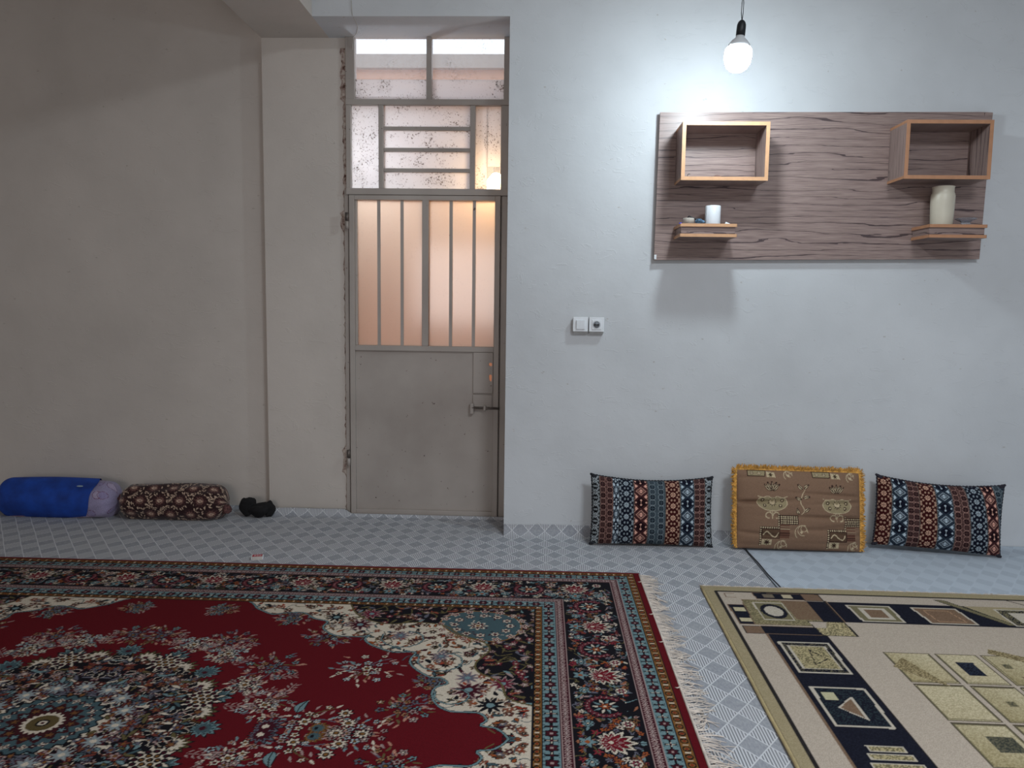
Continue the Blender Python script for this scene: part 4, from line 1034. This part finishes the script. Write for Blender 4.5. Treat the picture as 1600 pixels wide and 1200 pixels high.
kilim_cushion((.548, 3.675, FZ+.004), .585, .335, .13, .17, .02, .01, st1, 4, 'striped patterned cushion leaning on the wall left of the brown cushion', .0, (30, 32, 40))
kilim_cushion((1.895, 3.668, FZ+.016), .560, .335, .12, .13, -.16, .035, st3, 6, 'striped patterned cushion leaning on the wall at the far right', .030, (40, 36, 48))

def brown_cushion():
    t = place_cushion('brown_cushion', (1.243, 3.650, FZ+.007), .20, 0, .01, 'brown cushion with vase motifs and a golden fringe, between the two striped cushions')
    W, H, T = .585, .375, .115; n, m = int(W/.0019), int(H/.0019)
    U, V, P1, P2 = cushion_geo(W, H, T, n, m, .024, 12, .0)
    q = Cloth(-W/2, W/2, 0, H, .0018, (136, 108, 88)); LT, OLV, DK = (196, 178, 146), (158, 144, 112), (58, 38, 32)
    def vase(cx, cy):
        G_ = (136, 108, 88)
        q.disc(cx, cy, .060, LT, 1.18, .66); q.disc(cx, cy, .0565, OLV, 1.18, .64)
        q.c[(np.abs(q.X-cx) < .08) & (q.Y > cy+.026) & (q.Y < cy+.07)] = G_
        q.line(smooth_pts([(cx-.068, cy+.030), (cx-.045, cy+.024), (cx-.02, cy+.030), (cx, cy+.018), (cx+.02, cy+.030), (cx+.045, cy+.024), (cx+.068, cy+.030)]), .0032, LT)
        for a in (-.75, -.4, 0, .4, .75): q.leaf(cx+.032*math.sin(a), cy+.056+.022*math.cos(a), .044, .011, PI/2-a, LT, DK, DK)
        q.star(cx, cy+.002, .022, DK, OLV, 11); q.disc(cx, cy+.004, .013, LT); q.disc(cx, cy+.012, .008, OLV)
        for dx, dy in ((-.045, .010), (.045, .010), (-.036, -.014), (.036, -.014)): q.disc(cx+dx, cy+dy, .008, DK); q.disc(cx+dx, cy+dy, .004, LT)
        for sg in (-1, 1):
            q.line([(cx+sg*(.017+.014*math.cos(k)), cy-.060+.014*math.sin(k)) for k in np.arange(-1.6, 3.3, .4)], .005, LT)
            q.line([(cx+sg*.005, cy-.036), (cx+sg*.012, cy-.046)], .0035, LT)
        q.line([(cx, cy-.036), (cx, cy-.075)], .0035, LT)
    vase(-.135, .222); vase(.168, .216)
    def scroll(cx, cy, s_=1.):
        for k in range(3):
            r = .020*s_*(1-.25*k); q.line([(cx+r*math.cos(a)+.006*k, cy+r*math.sin(a)*1.1+.010*k) for a in np.arange(k, k+4.2, .4)], .0032, LT)
        q.disc(cx, cy, .006, LT)
    scroll(-.055, .350); scroll(.0, .085, 1.5); scroll(-.09, .012, 1.4); scroll(.24, .345); scroll(.25, .015, 1.2)
    q.line(smooth_pts([(0, .17), (.012, .19), (-.004, .225), (.004, .26), (.02, .29)]), .004, LT)
    for x, y, a in ((.026, .30, .8), (-.004, .30, 2.2), (.024, .25, .2), (-.014, .245, 2.8), (-.016, .185, 1.9), (.026, .19, .7)): q.leaf(x, y, .032, .013, a, LT, DK, DK)
    def block(x, y):
        def chain(x0, y0, x1, y1):
            q.line([(x0, y0), (x1, y1)], .010, DK); L = math.hypot(x1-x0, y1-y0); k = int(L/.010)
            for i in range(k+1): q.disc(x0+(x1-x0)*i/k, y0+(y1-y0)*i/k, .0036, LT)
        q.poly([(x+.04, y+.078), (x+.085, y+.078), (x+.085, y+.015), (x+.04, y+.015)], (110, 76, 62))
        for k in range(6): q.line([(x+.042, y+.02+.010*k), (x+.085, y+.02+.010*k)], .0022, LT if k > 2 else DK)
        q.poly([(x+.04, y+.125), (x+.125, y+.125), (x+.125, y+.082), (x+.04, y+.082)], DK)
        for i in range(8):
            for j in range(4): q.disc(x+.046+.0102*i, y+.088+.0100*j, .0036, LT)
        q.poly([(x-.042, y+.058), (x+.04, y+.058), (x+.04, y+.012), (x-.042, y+.012)], (96, 74, 58)); q.frame([(x-.042, y+.058), (x+.04, y+.058), (x+.04, y+.012), (x-.042, y+.012)], .003, DK)
        q.line(smooth_pts([(x-.035, y+.03), (x-.02, y+.045), (x+.0, y+.03), (x+.02, y+.02), (x+.033, y+.04)]), .005, LT)
        chain(x-.048, y-.02, x-.048, y+.064); chain(x-.048, y+.064, x+.034, y+.064); chain(x+.034, y+.064, x+.034, y+.128)
        q.poly([(x-.042, y+.008), (x+.005, y+.008), (x+.005, y-.02), (x-.042, y-.02)], LT); q.star(x-.018, y-.006, .014, DK, OLV, 8)
    block(-.140, .040); block(.176, .034)
    for x in (-.245, .06):
        q.poly([(x, .372), (x+.085, .372), (x+.080, .345), (x, .345)], OLV); q.frame([(x, .372), (x+.085, .372), (x+.080, .345), (x, .345)], .003, DK)
        q.flower(x+.02, .358, .008, LT, DK, LT, 6); q.flower(x+.055, .358, .008, LT, DK, LT, 6)
        q.poly([(x+.088, .368), (x+.125, .364), (x+.13, .340), (x+.088, .342)], LT); q.star(x+.107, .352, .010, DK, OLV, 6)
    ii = np.clip(((U*W/2+W/2)/q.st).astype(int), 0, q.c.shape[0]-1); jj = np.clip(((V*H/2+H/2)/q.st).astype(int), 0, q.c.shape[1]-1)
    col = q.c[ii, jj]
    for P in (P1, P2): P[..., 2] += H/2
    link('cover', cushion_mesh('cover', P1, P2, col, np.full_like(col, 90.)*np.array((1.2, .85, .65))), fab, t)
    gold = plain('golden_fringe_yarn', (218, 164, 80), .8, var=.25, scale=80)
    R = random.Random(2); bm = bmesh.new()
    def tuft(p, d, side, k):
        for _ in range(3):
            dd = (Vector(d)+Vector(side)*R.uniform(-.9, .9)+Vector((0, R.uniform(-.6, .25), 0))).normalized(); L = R.uniform(.016, .030)
            p0 = Vector(p)+Vector(side)*R.uniform(-.004, .004)
            add_tube(bm, [p0-dd*.006, p0+dd*L*.5, p0+dd*L+Vector((0, -.003, R.uniform(-.003, .003)))], [.0028, .0030, .0012], 5, False)
    edge = []
    for j in range(0, m, 2): edge.append((P1[0, j], (-1, 0, .15), (0, 0, 1)))
    for i in range(0, n, 2): edge.append((P1[i, -1], (.15, 0, 1), (1, 0, 0)))
    for j in range(m-1, -1, -2): edge.append((P1[-1, j], (1, 0, -.3), (0, 0, 1)))
    for k, (p, d, s_) in enumerate(edge):
        if p[2] < .012: continue
        tuft(tuple(p), d, s_, k)
    props(bm_obj('fringe', bm, gold, t, True), 'golden looped fringe', None, None, 'stuff')
    edge_rope('braid', t, [P1[0, j] for j in range(0, m, 3)]+[P1[i, -1] for i in range(0, n, 3)]+[P1[-1, j] for j in range(m-1, -1, -3)], .0055, gold, 5)
brown_cushion()

# ------------------------------------------------------------------ bolsters by the left wall
def bolster_geo(L, r, n=240, m=200, flat=.86, seed=0, ends=.28, wr=.002):
    t = np.linspace(-1, 1, n); a = np.linspace(0, 2*PI, m, endpoint=False); T_, A = np.meshgrid(t, a, indexing='ij')
    e = np.clip((np.abs(T_)-(1-ends))/ends, 0, 1); rr = r*np.sqrt(np.clip(1-e**2.6, 0, 1))
    rr = rr*(1+.03*np.sin(3*T_+seed)+.02*np.sin(5*A+2*T_))+wr*np.sin(9*A+6*T_)
    rr = np.maximum(rr, .0005)
    x = T_*L/2; y = rr*np.cos(A); z = rr*np.sin(A)*flat
    floor_ = -r*flat*.86; z = np.maximum(z, floor_)-floor_
    return T_, A, np.stack([x, y, z], -1)
def bolster(name, L, r, paint, m, parent, **k):
    T_, A, P = bolster_geo(L, r, **k); col = paint(T_*L/2, A*r, T_, A)
    n, mm = P.shape[:2]
    me = grid_mesh(name, np.transpose(P, (1, 0, 2)), np.transpose(col, (1, 0, 2)), closed_u=True)
    return link(name, me, m, parent), P
cloth_m = vcol_mat('bolster_cloth', .7, .2, .25, 300)
def paisley(x, s_, T_, A):
    c = np.zeros(x.shape+(3,)); c[:] = (44, 22, 24)
    R = random.Random(3); q = Cloth(-.32, .32, 0, .66, .0025, (44, 22, 24)); LT, MD = (196, 170, 148), (128, 92, 84)
    cen = [(-.30+i*.105+(j % 2)*.052, .045+j*.082) for i in range(7) for j in range(8)]
    for _ in range(1500):
        x_, y_ = R.uniform(-.31, .31), R.uniform(0, .65)
        if min(math.hypot(x_-a, y_-b_) for a, b_ in cen) > .033: q.leaf(x_, y_, .020, .0075, R.choice((.7, 2.3, 0, 1.2))+R.uniform(-.5, .5), LT, (44, 22, 24))
    for cx, cy in cen:
        q.disc(cx, cy, .037, (50, 26, 28)); q.flower(cx, cy, .030, MD, (70, 42, 42), LT, 11)
        for k in range(11): q.disc(cx+.024*math.cos(k*.571), cy+.024*math.sin(k*.571), .0030, (60, 34, 34))
        q.disc(cx, cy, .0145, (70, 42, 42)); q.disc(cx, cy, .012, LT, 1.1, .8); q.disc(cx+.002, cy, .007, (160, 130, 118))
    ii = np.clip(((x+.32)/q.st).astype(int), 0, q.c.shape[0]-1); jj = np.clip((s_/q.st).astype(int), 0, q.c.shape[1]-1)
    return q.c[ii, jj]
bb = empty('brown_bolster', (-1.938, 3.985, FZ), 'maroon and beige floral bolster lying between the blue bolster and the black cloth', 'bolster', rot=(0, 0, .03))
_, P = bolster('cover', .565, .104, paisley, cloth_m, bb, flat=.92, seed=1)
knot_m = plain('bolster_knot_cloth', (96, 62, 60), .85, var=.5, scale=90)
crumple('tied_end', (.286, -.035, .03), .030, knot_m, 5, 3, (1.0, .8, .8), bb, .25)
crumple('tied_end', (-.276, -.02, .085), .022, knot_m, 6, 3, (.8, .8, .9), bb, .25)
def blue_paint(x, s_, T_, A):
    c = np.zeros(x.shape+(3,)); c[:] = (18, 62, 150)
    return c
def lilac_paint(x, s_, T_, A):
    R = random.Random(8); q = Cloth(-.34, .34, 0, .64, .0025, (158, 150, 182))
    for _ in range(130):
        cx, cy = R.uniform(-.33, .33), R.uniform(0, .64); q.disc(cx, cy, R.uniform(.018, .028), R.choice(((186, 140, 160), (150, 140, 178), (176, 164, 190))), 1, R.uniform(.7, 1.2))
        q.line([(cx+.024*math.cos(a), cy+.022*math.sin(a)) for a in np.arange(0, 6.4, .5)], .0025, (118, 76, 104))
    ii = np.clip(((x+.34)/q.st).astype(int), 0, q.c.shape[0]-1); jj = np.clip((s_/q.st).astype(int), 0, q.c.shape[1]-1)
    return q.c[ii, jj]
bl = empty('blue_bolster', (-2.558, 3.985, FZ), 'royal blue bolster with a lilac end at the left edge of the room', 'bolster', rot=(0, 0, 0))
bolster('pillow', .640, .103, lilac_paint, cloth_m, bl, flat=.98, seed=2, ends=.25)
# blue sleeve: pulled over the left four fifths, cut at a slant
T_, A, P = bolster_geo(.650, .1085, 240, 200, .98, 2, .22)
lim = .56+.10*np.cos(A-PI*.5)+.015*np.sin(4*A)-.08*np.cos(A)
Tn = -1+(T_+1)*(lim+1)/2
e = np.clip((np.abs(Tn)-.78)/.22, 0, 1); e = np.where(Tn > 0, e*.95, e)
rr = .1085*np.sqrt(np.clip(1-e**2.6, 0, 1))*(1+.03*np.sin(3*Tn+2)+.02*np.sin(5*A+2*Tn))
rr = np.maximum(rr, .0005); fl = -.1085*.98*.86
z = np.maximum(rr*np.sin(A)*.98, fl)-fl
P = np.stack([Tn*.325, rr*np.cos(A), z+.0005], -1)
blue_m, nt, b = new_mat('blue_velour'); n_ = noise(nt, coords(nt), 14, 4)
nt.links.new(ramp(nt, [(.3, L3(12, 50, 128)), (.7, L3(20, 74, 176))], n_).outputs[0], b.inputs['Base Color']); b.inputs['Roughness'].default_value = .75; bump(nt, b, n_, .3, .008)
o = link('sleeve', grid_mesh('sleeve', np.transpose(P, (1, 0, 2)), None, closed_u=True), blue_m, bl)
lb = lathe('woven_label', [(0, .0015), (.017, .001), (.018, 0), (0, 0)], plain('label_cloth', (150, 170, 190), .7), bl, 20)
lb.scale = (1.0, .28, 1); lb.rotation_euler = (PI/2-.75, 0, .0); lb.location = (.150, -.0765, .176)

# ------------------------------------------------------------------ small things on the floor
blk = plain('black_cloth', (16, 15, 18), .9, var=.3, scale=60)
bc = empty('black_cloth', (-1.512, 4.03, FZ), 'crumpled black cloth in the corner left of the pier', 'cloth')
crumple('cloth_fold', (-.050, .0, 0), .058, blk, 4, 3, (.70, .62, .95), bc, .30)
crumple('cloth_fold', (.020, -.012, 0), .056, blk, 14, 3, (1.15, .75, .72), bc, .32)
crumple('cloth_fold', (.066, .010, 0), .052, blk, 21, 3, (.50, .6, .85), bc, .25)
mb = empty('matchbox', (-1.258, 3.345, FZ), 'tiny red and white matchbox lying on the grey carpet above the red rug', 'matchbox', rot=(0, 0, .25))
box('tray', -.026, .026, -.017, .017, .001, .014, white_plastic, mb, .0006)
box('sleeve', -.023, .023, -.0182, .0182, 0, .0152, plain('matchbox_card', (196, 190, 184), .6), mb, .0006)
box('printed_label', -.021, .021, -.013, .015, .0152, .0156, plain('matchbox_red', (178, 30, 52), .6), mb)
bm = bmesh.new()
for k in range(3):
    x = -.013+k*.011
    for (a, b_, c, d_) in ((0, .007, .006, .0075), (.0055, .007, .001, .0065), (0, .007, 0, .0015), (0, .0015, -.006, .0005), (0, .007, -.0065, -.005)): add_box(bm, x+a, x+b_, c, d_, .0156, .0158)
bm_obj('lettering', bm, white_plastic, mb)
cd = tube('seam_wire', [(1.0, 3.70, .0095), (.998, 3.60, .0095), (1.003, 3.45, .0095), (1.002, 3.30, .0095), (1.008, 3.19, .0095), (1.010, 3.12, .009)], .0022, black_plastic)
props(cd, 'thin black wire lying along the carpet seam below the brown cushion', 'wire')
